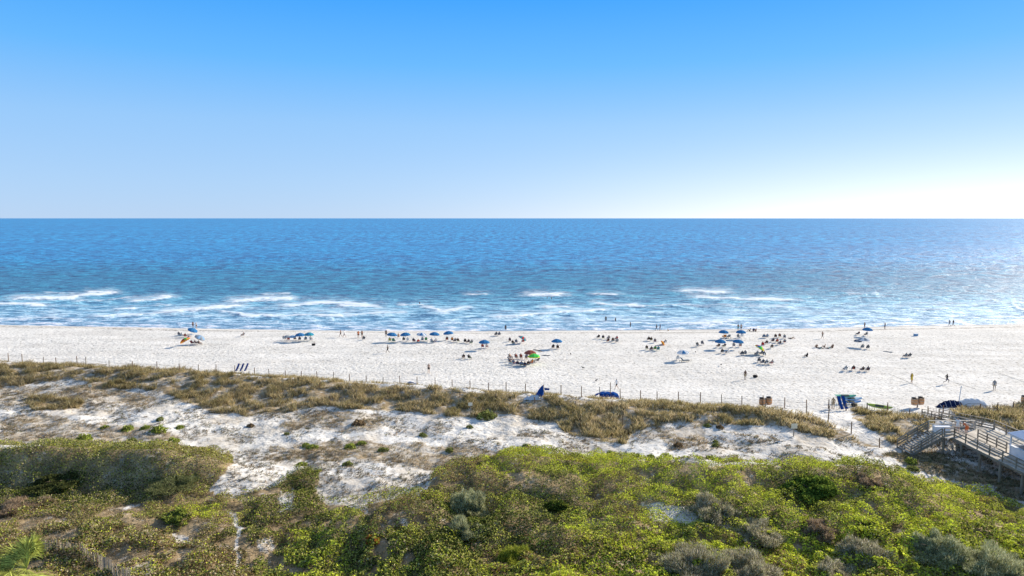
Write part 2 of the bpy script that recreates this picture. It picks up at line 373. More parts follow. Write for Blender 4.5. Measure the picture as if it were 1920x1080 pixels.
dc = rampn(of.outputs['Fac'], [(0, (.30, .50, .66, 1)), (.06, (.19, .45, .63, 1)), (.17, (.065, .30, .48, 1)), (.26, (.012, .17, .32, 1)), (.5, (.002, .15, .30, 1)), (1, (.003, .195, .46, 1))]).outputs[0]
def stretch(sx, sy):
    m = N(t, 'ShaderNodeMapping'); m.inputs['Scale'].default_value = (sx, sy, 1); t.links.new(pos.outputs['Position'], m.inputs[0]); return m.outputs[0]
sp = N(t, 'ShaderNodeSeparateXYZ'); t.links.new(pos.outputs['Position'], sp.inputs[0])
def band(lo, hi):
    m = N(t, 'ShaderNodeMapRange', interpolation_type='SMOOTHSTEP'); t.links.new(sp.outputs[1], m.inputs[0]); m.inputs[1].default_value = lo; m.inputs[2].default_value = hi; return m.outputs[0]
def streak(sx, sy, d=4, r=.6): return noise(1, d, r, stretch(sx, sy)).outputs[0]
def mixf(f, a, b): return mixc(f, a, b)
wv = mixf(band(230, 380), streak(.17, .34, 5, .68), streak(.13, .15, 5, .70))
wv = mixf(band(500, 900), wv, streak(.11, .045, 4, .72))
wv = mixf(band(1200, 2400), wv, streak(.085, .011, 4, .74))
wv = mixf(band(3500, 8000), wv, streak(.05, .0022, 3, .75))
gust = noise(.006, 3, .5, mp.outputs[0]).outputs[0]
big = rampn(wv, [(.40, (.22, .38, .52, 1)), (.50, (1, 1, 1, 1)), (.60, (3.4, 1.9, 1.5, 1))]).outputs[0]  # light of wave crests and shade of troughs put into the water colour
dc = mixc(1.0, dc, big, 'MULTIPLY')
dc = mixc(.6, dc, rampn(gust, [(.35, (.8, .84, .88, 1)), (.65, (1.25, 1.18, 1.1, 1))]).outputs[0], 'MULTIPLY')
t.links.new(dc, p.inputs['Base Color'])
p.inputs['Roughness'].default_value = .5; p.inputs['IOR'].default_value = 1.33; p.inputs['Specular IOR Level'].default_value = .30
glz = N(t, 'ShaderNodeBsdfGlossy'); glz.inputs['Roughness'].default_value = .62; glz.inputs[0].default_value = (.9, .95, 1, 1)
mg = N(t, 'ShaderNodeMixShader'); mg.inputs[0].default_value = .10; t.links.new(p.outputs[0], mg.inputs[1]); t.links.new(glz.outputs[0], mg.inputs[2])
b1 = N(t, 'ShaderNodeBump'); b1.inputs['Strength'].default_value = 1; b1.inputs['Distance'].default_value = .9
t.links.new(noise(.22, 7, .66, mp.outputs[0]).outputs[0], b1.inputs['Height'])
b2 = N(t, 'ShaderNodeBump'); b2.inputs['Strength'].default_value = 1; b2.inputs['Distance'].default_value = 2
t.links.new(wv, b2.inputs['Height']); t.links.new(b1.outputs[0], b2.inputs['Normal'])
t.links.new(b2.outputs[0], p.inputs['Normal']); t.links.new(b2.outputs[0], glz.inputs['Normal'])
fm = N(t, 'ShaderNodeBsdfDiffuse'); fm.inputs[0].default_value = (.80, .84, .86, 1)
fa = attr('foam'); fn = noise(1, 8, .8, stretch(.45, 1.3))
ff = math_('ADD', math_('MULTIPLY', fa.outputs['Fac'], .62), math_('SUBTRACT', fn.outputs[0], .86))
ff = math_('MULTIPLY', ff, 3.4, True)
ms = N(t, 'ShaderNodeMixShader'); t.links.new(ff, ms.inputs[0]); t.links.new(mg.outputs[0], ms.inputs[1]); t.links.new(fm.outputs[0], ms.inputs[2])
t.links.new(ms.outputs[0], out.inputs[0])
me = np_mesh('sea', np.stack([X.ravel(), Y.ravel(), Zs.ravel()], 1), grid_faces(len(rs), len(us)), water, True,
             {'off': ('POINT', np.clip(off / 300, 0, 1).ravel()), 'foam': ('POINT', np.clip(np.maximum(foam * 1.15, np.maximum(lace * .66, swash)), 0, 1).ravel())})
tag(link('sea', me), kind='structure')
# ================================================================== vegetation
RG = np.random.default_rng(11)
def leafmat(name, transl=.42):
    m, t, p, out = new_mat(name)
    a = N(t, 'ShaderNodeAttribute'); a.attribute_name = 'tint'
    nz = N(t, 'ShaderNodeTexNoise'); nz.inputs['Scale'].default_value = 3.0
    g = N(t, 'ShaderNodeNewGeometry'); t.links.new(g.outputs['Position'], nz.inputs['Vector'])
    mr = N(t, 'ShaderNodeMapRange'); t.links.new(nz.outputs[0], mr.inputs[0]); mr.inputs[3].default_value = .7; mr.inputs[4].default_value = 1.3
    mx = N(t, 'ShaderNodeVectorMath', operation='SCALE'); t.links.new(a.outputs['Color'], mx.inputs[0]); t.links.new(mr.outputs[0], mx.inputs['Scale'])
    d = N(t, 'ShaderNodeBsdfDiffuse'); tr = N(t, 'ShaderNodeBsdfTranslucent'); ms = N(t, 'ShaderNodeMixShader'); ms.inputs[0].default_value = transl
    t.links.new(mx.outputs[0], d.inputs[0]); t.links.new(mx.outputs[0], tr.inputs[0])
    t.links.new(d.outputs[0], ms.inputs[1]); t.links.new(tr.outputs[0], ms.inputs[2]); t.links.new(ms.outputs[0], out.inputs[0])
    return m
LEAF = leafmat('leaves', .36); GRASS = leafmat('grass_blades', .4); TWIG = leafmat('dry_twigs', .35)
def unit(v): return v / (np.linalg.norm(v, axis=1, keepdims=True) + 1e-9)
def leaf_quads(c, L, W, up=.6, rng=RG, dirs=None):
    """diamond leaves: centres c (n,3), length L, width W"""
    n = len(c); a = rng.normal(size=(n, 3))
    if dirs is not None: a = dirs + a * .45
    else: a[:, 2] *= up
    a = unit(a); b = unit(np.cross(a, rng.normal(size=(n, 3))))
    L = np.broadcast_to(L, n)[:, None]; W = np.broadcast_to(W, n)[:, None]
    v = np.stack([c - a * L, c + b * W - a * L * .1, c + a * L, c - b * W - a * L * .1], 1).reshape(-1, 3)
    return v, np.arange(n * 4).reshape(n, 4)
def blades(base, h, lean, width, rng=RG, away=None):
    n = len(base); th = rng.random(n) * 2 * pi
    d = np.stack([np.cos(th), np.sin(th), np.zeros(n)], 1)
    h = np.broadcast_to(h, n)[:, None]
    tip = base + np.concatenate([d[:, :2] * lean * h, h * (1 - .3 * lean)], 1)
    s = np.stack([-np.sin(th + rng.random(n) * 2), np.cos(th), np.zeros(n)], 1) * width / 2
    mid = base + (tip - base) * .55 + np.array([0, 0, .10]) * h
    v = np.stack([base - s, base + s, mid + s * .8, mid - s * .8], 1); v2 = np.stack([mid - s * .8, mid + s * .8, tip, tip], 1)
    f = np.arange(n * 4).reshape(n, 4)
    tri = np.stack([mid - s * .8, mid + s * .8, tip], 1)
    return np.concatenate([v.reshape(-1, 3), tri.reshape(-1, 3)]), f, np.arange(n * 3).reshape(n, 3) + n * 4
def mixed_mesh(name, v, quads, tris, mat, col):
    me = bpy.data.meshes.new(name); v = np.asarray(v, np.float32)
    me.vertices.add(len(v)); me.vertices.foreach_set('co', v.ravel())
    li = np.concatenate([quads.ravel(), tris.ravel()]).astype(np.int32); me.loops.add(len(li)); me.loops.foreach_set('vertex_index', li)
    q, k = len(quads), len(tris); me.polygons.add(q + k)
    st = np.concatenate([np.arange(q) * 4, q * 4 + np.arange(k) * 3]).astype(np.int32); me.polygons.foreach_set('loop_start', st)
    me.polygons.foreach_set('loop_total', np.concatenate([np.full(q, 4), np.full(k, 3)]).astype(np.int32)); me.update(calc_edges=True)
    a = me.attributes.new('tint', 'FLOAT_COLOR', 'FACE'); c = np.ones((q + k, 4), np.float32); c[:, :3] = col; a.data.foreach_set('color', c.ravel())
    me.materials.append(mat); return me
def blade_obj(name, base, h, lean, width, col, mat=GRASS):
    v, q, t3 = blades(base, h, lean, width)
    return link(name, mixed_mesh(name, v, q, t3, mat, np.concatenate([col, col])))
def scatter(n, y0, y1, kx=.92):
    """points spread evenly over the ground between two distances"""
    y = np.sqrt(RG.random(n) * (y1 ** 2 - y0 ** 2) + y0 ** 2); x = (RG.random(n) * 2 - 1) * (y * kx + 3); return x, y
def pick(n, cols, w, rng=RG):
    w = np.array(w, float); 
    if w.ndim == 1: i = rng.choice(len(cols), n, p=w / w.sum())
    else:
        cw = np.cumsum(w / w.sum(1, keepdims=True), 1); i = (rng.random(n)[:, None] > cw).sum(1).clip(0, len(cols) - 1)
    return np.array(cols)[i] * (.45 + 1.0 * rng.random((n, 1)))
# ---- sea oats on the foredune
x, y = scatter(215000, 78, 135)
z = T(x, y); px, py = project(x, y, z)
k = region(px, py, P_OATS, x, y, seed=1)
cl = fbm(x, y, 1.6, 501, 3); big = fbm(x, y, 7, 502, 2)
k &= (cl > .33 + .14 * (1 - big)) & (RG.random(len(x)) < .45 + .55 * sstep(.36, .55, cl))
x, y, z, cl, big = x[k], y[k], z[k], cl[k], big[k]
rep_ = 5; n = len(x) * rep_
bx_ = np.repeat(x, rep_) + RG.normal(size=n) * .10; by_ = np.repeat(y, rep_) + RG.normal(size=n) * .10
base = np.stack([bx_, by_, T(bx_, by_) - .03], 1)
hh_ = (.22 + .66 * sstep(.36, .60, np.repeat(cl, rep_))) * (.6 + .6 * RG.random(n))
wgt = np.stack([.9 - np.repeat(big, rep_), .2 + np.repeat(big, rep_) * .5, .22 + 0 * hh_, .3 + 0 * hh_], 1)
col = pick(n, [(.66, .54, .32), (.32, .28, .12), (.14, .10, .05), (.48, .38, .18)], wgt)
tag(blade_obj('dune_grass', base, hh_, .55, .05, col), 'tall tan and olive sea oats covering the crest of the foredune', 'grass', kind='stuff')
# ---- low straw mats and thin grass of the swale
x, y = scatter(190000, 42, 112)
z = T(x, y); px, py = project(x, y, z)
mm = region(px, py, P_MAT, x, y, 30, 8, seed=2); sh_ = region(px, py, P_GREYGRASS, x, y, 20, 8, seed=5)
cl = fbm(x, y, 1.1, 511, 3)
lo_ = region(px, py, P_SCRUB, x, y, 14, 7, seed=3) & (px < 1000) & (cl > .40) & (RG.random(len(x)) < .75) & ~inpoly(px, py, P_HOLES[1])
k = (mm & (cl > .50)) | (sh_ & (cl > .42)) | lo_
x, y, sh_ = x[k], y[k], sh_[k]; n = len(x) * 3
base = np.stack([np.repeat(x, 3) + RG.normal(size=n) * .08, np.repeat(y, 3) + RG.normal(size=n) * .08, np.zeros(n)], 1); base[:, 2] = T(base[:, 0], base[:, 1]) - .02
s3 = np.repeat(sh_, 3)
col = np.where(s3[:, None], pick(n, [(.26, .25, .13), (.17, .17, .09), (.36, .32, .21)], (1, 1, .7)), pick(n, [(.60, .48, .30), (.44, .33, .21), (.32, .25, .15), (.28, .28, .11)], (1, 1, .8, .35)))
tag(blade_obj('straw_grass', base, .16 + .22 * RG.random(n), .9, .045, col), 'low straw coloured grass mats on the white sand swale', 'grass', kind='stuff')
# ---- sparse tufts on open dune sand
x, y = scatter(75000, 52, 118)
z = T(x, y); px, py = project(x, y, z)
c_ = crest(x)
k = (y < c_ + 1) & ~region(px, py, P_OATS, x, y, seed=1) & ~(region(px, py, P_SCRUB, x, y, 14, 7, seed=3) | inpoly(px, py, P_MOUND[0])) & (fbm(x, y, 3, 521, 4) > .40 + .16 * RG.random(len(x)))
k &= ~inpoly(px, py, [(1530, 770), (1600, 770), (1700, 850), (1640, 850)])
x, y = x[k], y[k]; q = 9; n = len(x) * q; sz = np.repeat(.5 + RG.random(len(x)) * 1.0, q)
base = np.stack([np.repeat(x, q) + RG.normal(size=n) * .10 * sz, np.repeat(y, q) + RG.normal(size=n) * .10 * sz, np.zeros(n)], 1); base[:, 2] = T(base[:, 0], base[:, 1]) - .02
tc_ = pick(len(x), [(.24, .20, .13), (.13, .115, .07), (.38, .28, .17), (.18, .18, .07)], (1, 1, .9, .5))
tag(blade_obj('sparse_tufts', base, (.12 + .2 * RG.random(n)) * sz, .9, .04, np.repeat(tc_, q, 0)), 'small dark dry tufts dotted over the open white dune sand', 'grass', kind='stuff')
# ---- scrub canopy
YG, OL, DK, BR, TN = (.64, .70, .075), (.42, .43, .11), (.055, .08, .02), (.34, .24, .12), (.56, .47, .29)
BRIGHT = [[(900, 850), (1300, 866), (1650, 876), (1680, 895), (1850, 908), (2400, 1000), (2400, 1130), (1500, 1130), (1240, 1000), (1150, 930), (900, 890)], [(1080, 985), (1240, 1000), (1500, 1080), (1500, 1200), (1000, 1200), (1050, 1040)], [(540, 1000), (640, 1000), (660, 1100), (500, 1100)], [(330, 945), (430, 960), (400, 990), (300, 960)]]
BROWN = [[(-400, 950), (200, 950), (420, 1000), (470, 1120), (-400, 1120)], [(840, 880), (960, 890), (960, 925), (860, 930)], [(1600, 885), (1650, 885), (1640, 930), (1590, 925)]]
def veg_h(x, y, s=0):
    lump = fbm(x, y, 2.4, 601 + s, 3); fine = fbm(x, y, .7, 602 + s, 2)
    return .12 + 1.05 * sstep(.3, .72, lump) + .5 * (fine - .3)
x, y = scatter(1120000, 41, 80, .90)
z = T(x, y); px, py = project(x, y, z)
hol = region(px, py, P_HOLES, x, y, 22, 10, seed=6) & (RG.random(len(x)) > .22)
sc = region(px, py, P_SCRUB, x, y, 14, 7, seed=3) & ~hol; mo = region(px, py, P_MOUND, x, y, 8, 4, seed=4)
k = (sc | mo) & (py < 1150)
thin = fbm(x, y, 1.7, 613, 3)
left_ = sstep(900, 300, px)
k &= (mo | (thin > .28 + .16 * left_))
x, y, z, px, py, mo = x[k], y[k], z[k], px[k], py[k], mo[k]
flat = sstep(1000, 1300, px) * ~mo; fine_ = sstep(.3, .7, fbm(x, y, .9, 631, 2))
CLEAR = inpoly(px, py, [(95, 1042), (150, 1050), (190, 1068), (260, 1115), (180, 1130), (90, 1080)])
vh = (veg_h(x, y) * (1 - .62 * flat) + .15 * flat + .55 * flat * fine_ + .0 * flat) * np.where(CLEAR, .3, 1) * np.where(mo, .75, 1) * (1 - .45 * (sstep(1100, 300, px) * ~mo))
dep = RG.random(len(x)) ** 1.6
c = np.stack([x, y, z + vh - dep * np.minimum(vh, .5)], 1)
p1 = fbm(x, y, 5, 621, 4); p2 = fbm(x, y, 2.2, 622, 3); p3 = fbm(x, y, .8, 623, 2)
br = inpoly(px + (p2 - .5) * 120, py + (p3 - .5) * 30, BRIGHT[0]) | inpoly(px + (p2 - .5) * 120, py + (p3 - .5) * 30, BRIGHT[1]) | inpoly(px + (p2 - .5) * 60, py, BRIGHT[2]) | inpoly(px + (p2 - .5) * 60, py, BRIGHT[3])
bn = np.zeros(len(x), bool)
for q in BROWN: bn |= inpoly(px + (p2 - .5) * 100, py + (p3 - .5) * 30, q)
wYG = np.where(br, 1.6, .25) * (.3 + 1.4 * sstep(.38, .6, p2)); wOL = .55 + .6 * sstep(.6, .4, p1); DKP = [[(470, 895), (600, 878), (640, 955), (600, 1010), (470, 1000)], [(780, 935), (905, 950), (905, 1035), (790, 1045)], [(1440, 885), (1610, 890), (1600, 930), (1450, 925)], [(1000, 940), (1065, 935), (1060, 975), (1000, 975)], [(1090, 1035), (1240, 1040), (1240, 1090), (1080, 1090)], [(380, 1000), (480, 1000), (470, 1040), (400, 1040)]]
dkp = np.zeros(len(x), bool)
for q in DKP: dkp |= inpoly(px + (p2 - .5) * 90, py + (p3 - .5) * 30, q)  # dark green scrub patches, with deep shadows put into the leaf tint
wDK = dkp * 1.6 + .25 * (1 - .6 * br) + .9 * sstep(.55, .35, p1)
wBR = .08 + .8 * sstep(.52, .66, p1) + np.where(bn, 1.2, 0); wTN = .06 + .35 * sstep(.5, .65, p2) * left_[k] + np.where(bn, .5, 0)
mo_ = mo.astype(float)
W_ = np.stack([wYG * (1 - mo_) + mo_ * (.12 + .3 * sstep(150, -50, px) * sstep(.45, .6, p2)), wOL * (1 - mo_) + mo_ * 1.0, wDK * (1 - mo_) + mo_ * (.45 + 1.6 * ((py > 898) & (px < 360))), wBR * (1 - mo_) + mo_ * (.15 + .5 * sstep(260, 330, px)), wTN * (1 - mo_) + mo_ * .42], 1)  # lower near face of the mound has its shade put into darker leaves
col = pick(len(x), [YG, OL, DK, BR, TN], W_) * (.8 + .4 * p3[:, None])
sz = .045 + .04 * RG.random(len(x)) + .03 * sstep(60, 48, y)
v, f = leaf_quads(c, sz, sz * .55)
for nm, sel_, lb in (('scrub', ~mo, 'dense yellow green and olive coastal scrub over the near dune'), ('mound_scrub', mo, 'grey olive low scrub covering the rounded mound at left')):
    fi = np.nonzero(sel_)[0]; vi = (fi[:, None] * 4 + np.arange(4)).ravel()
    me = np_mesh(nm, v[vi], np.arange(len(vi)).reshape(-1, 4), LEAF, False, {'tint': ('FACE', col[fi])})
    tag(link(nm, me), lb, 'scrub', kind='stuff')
# ---- single bushes
def bush_mesh(name, rx, rz, n, cols, wts, seed, slim=False, lump=.35, size=.09):
    rng = np.random.default_rng(seed)
    d = unit(rng.normal(size=(n, 3))); d[:, 2] = np.abs(d[:, 2])
    th = np.arctan2(d[:, 1], d[:, 0])
    r = 1 + lump * (fbm(th * 1.3 + 7 * seed, d[:, 2] * 2.2, 1, seed, 2) - .5) * 2
    rad = (.55 + .45 * rng.random(n) ** .5) * r
    lobe = 1 + lump * .5 * (fbm(d[:, 0] * 3 + seed, d[:, 1] * 3 + d[:, 2] * 2, 1, seed + 3, 2) - .5) * 2
    c = d * (rad * lobe)[:, None] * np.array([rx, rx * .9, rz]); c[:, 2] = np.maximum(c[:, 2], .0) 
    if slim: v, f = leaf_quads(c, size * (1.2 + rng.random(n)), size * .16, rng=rng, dirs=unit(d + np.array([0, 0, .6])))
    else: v, f = leaf_quads(c, size * (.7 + .6 * rng.random(n)), size * .5, rng=rng)
    me = np_mesh(name, v, f, TWIG if slim else LEAF, False, {'tint': ('FACE', pick(n, cols, wts, rng))}); return me
BARK = simple('bark', (.10, .075, .05), .9)
def stems_mesh(name, rx, rz, k, seed):
    rng = random.Random(seed); bm = bmesh.new()
    for i in range(k):
        a = 2 * pi * i / k + rng.random() * .5; rr = rx * (.35 + .4 * rng.random()); tube(bm, [(0, 0, -.1), (cos(a) * rr * .4, sin(a) * rr * .4, rz * .45), (cos(a) * rr, sin(a) * rr, rz * .8)], [.05 * rx + .01, .035 * rx + .006, .01], 5)
    return tomesh(bm, name, BARK)
# ================================================================== people
def cmat(name, c, rough=.8): return simple(name, c, rough, .1, 6)
SKIN = [simple('skin_light', (.55, .33, .22), .55, .06), simple('skin_tan', (.36, .19, .11), .55, .06), simple('skin_dark', (.13, .07, .045), .55, .06)]
DARK = simple('dark_features', (.02, .015, .012), .5)
HAIRM = {'dark': cmat('hair_dark', (.02, .014, .01)), 'brown': cmat('hair_brown', (.09, .05, .025)), 'blond': cmat('hair_blond', (.42, .30, .14)), 'grey': cmat('hair_grey', (.35, .34, .33))}
CLO = {n: cmat('cloth_' + n, c) for n, c in dict(black=(.012, .012, .014), white=(.8, .8, .78), red=(.50, .03, .03), orange=(.75, .20, .06), yellow=(.70, .48, .03), blue=(.03, .10, .40), navy=(.015, .025, .09), green=(.04, .30, .08), teal=(.03, .30, .32), grey=(.25, .26, .27), tan=(.45, .34, .2), pink=(.62, .16, .24)).items()}
STAND = dict(pel=(0, 0, .96), sp=(0, 0, 1.14), ch=(0, 0, 1.34), nk=(0, 0, 1.49), h1=(0, .015, 1.59), h2=(0, .015, 1.67),
             sL=(-.17, 0, 1.42), eL=(-.24, -.03, 1.15), wL=(-.25, .05, .91), pL=(-.25, .07, .84), sR=(.17, 0, 1.42), eR=(.24, -.03, 1.15), wR=(.25, .05, .91), pR=(.25, .07, .84),
             hL=(-.095, 0, .90), kL=(-.11, .03, .50), aL=(-.11, -.02, .09), tL=(-.12, .13, .03), hR=(.095, 0, .90), kR=(.11, .03, .50), aR=(.11, -.02, .09), tR=(.12, .13, .03))
def pose(**kw): d = dict(STAND); d.update(kw); return d
def lower(d, dz, dy=0, keys=('pel', 'sp', 'ch', 'nk', 'h1', 'h2', 'sL', 'eL', 'wL', 'pL', 'sR', 'eR', 'wR', 'pR', 'hL', 'hR'), lean=0):
    o = dict(d); pz = d['pel'][2]
    for k in keys:
        x, y, z = d[k]; q = z - pz; o[k] = (x, y + dy + q * sin(lean), pz + dz + q * cos(lean))
    return o
def seated(h, lean=-.35, kn=(.42, .10), an=(.62, -.30)):
    o = lower(STAND, h - .96, 0, lean=lean)
    for s, sg in (('L', -1), ('R', 1)):
        o['k' + s] = (sg * .13, kn[0], h + kn[1]); o['a' + s] = (sg * .13, an[0], max(.07, h + an[1])); o['t' + s] = (sg * .14, an[0] + .14, max(.05, h + an[1] + .02))
        sx, sy, sz = o['s' + s]; o['e' + s] = (sg * .27, sy + .10, sz - .24); o['w' + s] = (sg * .22, sy + .32, sz - .27); o['p' + s] = (sg * .20, sy + .39, sz - .27)
    return o
POSES = dict(
    stand=STAND,
    pose2=pose(eL=(-.32, .0, 1.17), wL=(-.17, .06, 1.02), pL=(-.12, .07, 1.0), kR=(.14, .10, .51), aR=(.16, .04, .09), tR=(.19, .18, .03)),
    walk=pose(kL=(-.10, .20, .52), aL=(-.10, .30, .12), tL=(-.11, .44, .06), kR=(.10, -.06, .50), aR=(.10, -.36, .16), tR=(.11, -.24, .04), eL=(-.24, -.16, 1.17), wL=(-.23, -.14, .93), pL=(-.23, -.12, .86), eR=(.24, .08, 1.16), wR=(.22, .26, 1.02), pR=(.21, .32, .99)),
    run=pose(kL=(-.10, .32, .66), aL=(-.10, .18, .28), tL=(-.11, .30, .22), kR=(.10, -.12, .50), aR=(.10, -.50, .34), tR=(.11, -.45, .20), eL=(-.26, -.24, 1.20), wL=(-.22, -.08, 1.02), pL=(-.21, -.02, 1.02), eR=(.26, .14, 1.18), wR=(.20, .32, 1.32), pR=(.19, .37, 1.36)),
    arms=pose(eL=(-.36, .06, 1.50), wL=(-.30, .12, 1.72), pL=(-.28, .13, 1.79), eR=(.40, 0, 1.32), wR=(.58, .1, 1.30), pR=(.65, .12, 1.30)),
    sit=seated(.40), sitg=seated(.14, -.2, (.34, .30), (.52, -.06)),
    crouch=lower(pose(kL=(-.16, .30, .50), aL=(-.13, .02, .09), tL=(-.14, .17, .03), kR=(.16, .30, .50), aR=(.13, .02, .09), tR=(.14, .17, .03)), -.60, -.08, lean=.6),
    bend=lower(STAND, -.05, -.1, keys=('pel', 'sp', 'ch', 'nk', 'h1', 'h2', 'sL', 'eL', 'wL', 'pL', 'sR', 'eR', 'wR', 'pR', 'hL', 'hR'), lean=.9))
lie = {}
for k_, (x_, y_, z_) in STAND.items(): lie[k_] = (x_ * (1.3 if k_[0] in 'ewp' else 1), z_ - .9, .13 + y_ * .3)
lie['kL'] = (-.12, -.38, .42); lie['aL'] = (-.12, -.62, .07); lie['tL'] = (-.12, -.74, .06)
for k_ in ('tL', 'tR'): lie[k_] = (lie[k_][0], lie[k_][1], .18 if k_ == 'tR' else .06)
POSES['lie'] = lie
BON = [('pel', 'sp'), ('sp', 'ch'), ('ch', 'nk'), ('nk', 'h1'), ('h1', 'h2')] + [(a + s, b + s) for s in 'LR' for a, b in (('s', 'e'), ('e', 'w'), ('w', 'p'), ('h', 'k'), ('k', 'a'), ('a', 't'))] + [('ch', 'sL'), ('ch', 'sR'), ('pel', 'hL'), ('pel', 'hR')]
RAD = dict(pel=.135, sp=.115, ch=.145, nk=.055, h1=.082, h2=.080, s=.062, e=.042, w=.026, p=.032, h=.088, k=.056, a=.037, t=.032)
GARM = {}
def build_pose(nm):
    J = {k: Vector(v) for k, v in POSES[nm].items()}
    ks = list(J); vs = [J[k] for k in ks]; ed = [(ks.index(a), ks.index(b)) for a, b in BON]
    rad = [RAD.get(k, RAD.get(k[0])) for k in ks]; roots = [0]
    for s, sg in (('L', -1), ('R', 1)):                      # five fingers rooted inside each palm
        d = (J['p' + s] - J['w' + s]).normalized(); sd_ = d.cross(Vector((0, 1, 0)))
        sd_ = sd_.normalized() if sd_.length > .2 else Vector((1, 0, 0)); nrm = d.cross(sd_)
        for q, (off_, ln) in enumerate(((-.024, .065), (-.008, .078), (.008, .074), (.023, .058), (.036, .05))):
            th = q == 4; b0 = J['p' + s] + sd_ * off_ * (.6 if th else 1) - d * (.02 if th else 0); dd = (d * .5 + sd_ * .8).normalized() if th else d
            i0 = len(vs); vs += [b0, b0 + dd * (.025 + ln * .5), b0 + dd * (.025 + ln) + nrm * .018]; rad += [.010, .009, .008]; ed += [(i0, i0 + 1), (i0 + 1, i0 + 2)]; roots.append(i0)
    me = bpy.data.meshes.new('t'); me.from_pydata(vs, ed, []); o = bpy.data.objects.new('t', me); COL.objects.link(o)
    o.modifiers.new('s', 'SKIN'); sv_ = me.skin_vertices[0].data
    for i, r in enumerate(rad): sv_[i].radius = (r, r); sv_[i].use_root = i in roots
    sb = o.modifiers.new('b', 'SUBSURF'); sb.levels = 1
    dg = bpy.context.evaluated_depsgraph_get(); ev = o.evaluated_get(dg).to_mesh()
    bm = bmesh.new(); bm.from_mesh(ev); bpy.data.objects.remove(o); bm.verts.ensure_lookup_table()
    co = np.array([v.co[:] for v in bm.verts]); fs = [[v.index for v in f.verts] for f in bm.faces]
    seg = np.array([[J[a][:], J[b][:]] for a, b in BON]); fc = np.array([co[f].mean(0) for f in fs])
    dd = seg[:, 1] - seg[:, 0]; tt = (((fc[:, None] - seg[None, :, 0]) * dd).sum(2) / (dd ** 2).sum(1)).clip(0, 1)
    dist = np.linalg.norm(fc[:, None] - (seg[None, :, 0] + tt[..., None] * dd), axis=2)
    bi = dist.argmin(1); tb = tt[np.arange(len(fs)), bi]; nrm = np.array([v.normal[:] for v in bm.verts])
    hd = J['h1']; up = (J['h2'] - J['nk']).normalized(); fw = Vector((0, 1, 0)) if nm != 'lie' else Vector((0, 0, 1))
    fw = (fw - up * fw.dot(up)).normalized(); sdv = up.cross(fw)
    mid = (J['h1'] + J['h2']) / 2
    for f in bm.faces: f.smooth = True
    def blob(c, r, mi, st=(1, 1, 1)):
        q = bmesh.ops.create_icosphere(bm, subdivisions=1, radius=r)['verts']
        for v in q: v.co = c + Vector((v.co.x * st[0], v.co.y * st[1], v.co.z * st[2]))
        for f in {f for v in q for f in v.link_faces}: f.material_index = mi; f.smooth = True
    for sg in (-1, 1): blob(mid + sdv * .032 * sg + fw * .075, .010, 1); blob(mid + sdv * .082 * sg - up * .01, .022, 0)
    blob(mid + fw * .086 - up * .022, .014, 0); blob(mid + fw * .074 - up * .055, .012, 1, (2, 1, .5))
    G = {'body': tomesh(bm, 'body_' + nm, [SKIN[0], DARK])}
    names = ['%s-%s' % b for b in BON]
    def garment(key, test, grow, mat):
        keep = [f for i, f in enumerate(fs) if test(names[bi[i]], tb[i], Vector(fc[i]))]
        if not keep: return
        ids = sorted({v for f in keep for v in f}); mp_ = {v: i for i, v in enumerate(ids)}
        m_ = bpy.data.meshes.new(key + '_' + nm); m_.from_pydata([(co[v] + nrm[v] * grow).tolist() for v in ids], [], [[mp_[v] for v in f] for f in keep]); m_.materials.append(mat)
        m_.polygons.foreach_set('use_smooth', [True] * len(keep)); G[key] = m_
    tors = ('pel-sp', 'sp-ch', 'ch-nk', 'ch-sL', 'ch-sR', 'pel-hL', 'pel-hR')
    garment('hair', lambda n, t_, c: n in ('nk-h1', 'h1-h2') and ((c - mid).dot(up) > .035 or ((c - mid).dot(fw) < -.01 and (c - mid).dot(up) > -.06)), .014, HAIRM['dark'])
    garment('trunks', lambda n, t_, c: n in ('pel-hL', 'pel-hR') or (n == 'pel-sp' and t_ < .35) or (n in ('hL-kL', 'hR-kR') and t_ < .62), .018, CLO['black'])
    garment('briefs', lambda n, t_, c: n in ('pel-hL', 'pel-hR') or (n == 'pel-sp' and t_ < .2) or (n in ('hL-kL', 'hR-kR') and t_ < .12), .010, CLO['black'])
    garment('shirt', lambda n, t_, c: (n in tors and n[:3] != 'ch-' or n in ('ch-nk', 'ch-sL', 'ch-sR') and t_ < .95) or (n in ('sL-eL', 'sR-eR') and t_ < .55), .020, CLO['white'])
    garment('bikini_top', lambda n, t_, c: n == 'sp-ch' and t_ > .35 or n == 'ch-nk' and t_ < .4 or n in ('ch-sL', 'ch-sR') and t_ < .5, .012, CLO['black'])
    garment('dress', lambda n, t_, c: n in tors or (n in ('hL-kL', 'hR-kR')), .028, CLO['yellow'])
    GARM[nm] = G
for nm in POSES: build_pose(nm)
prs = random.Random(5); NP = [0]
SCL = {'hair': 'hair'}
def person(x, y, z, ps, rz, wear, label, skin=None, hair=None, group=None, scale=1.0):
    G = GARM[ps]; o = link('person', G['body']); o.location = (x, y, z); o.rotation_euler = (0, 0, rz); o.scale = (scale,) * 3
    tag(o, label, 'person', group)
    def setm(ob, m): ob.material_slots[0].link = 'OBJECT'; ob.material_slots[0].material = m
    setm(o, SKIN[prs.choice((0, 0, 1, 1, 2)) if skin is None else skin])
    h = link('hair', G['hair'], o); setm(h, HAIRM[hair or prs.choice(('dark', 'dark', 'brown', 'brown', 'blond'))])
    for w_ in wear.split('+'):
        if not w_: continue
        cl_, kind = w_.split(' ')
        if kind not in G: print('MISSING', ps, kind); continue
        c = link({'trunks': 'swim_trunks', 'briefs': 'swim_briefs'}.get(kind, kind), G[kind], o); setm(c, CLO[cl_])
    return o
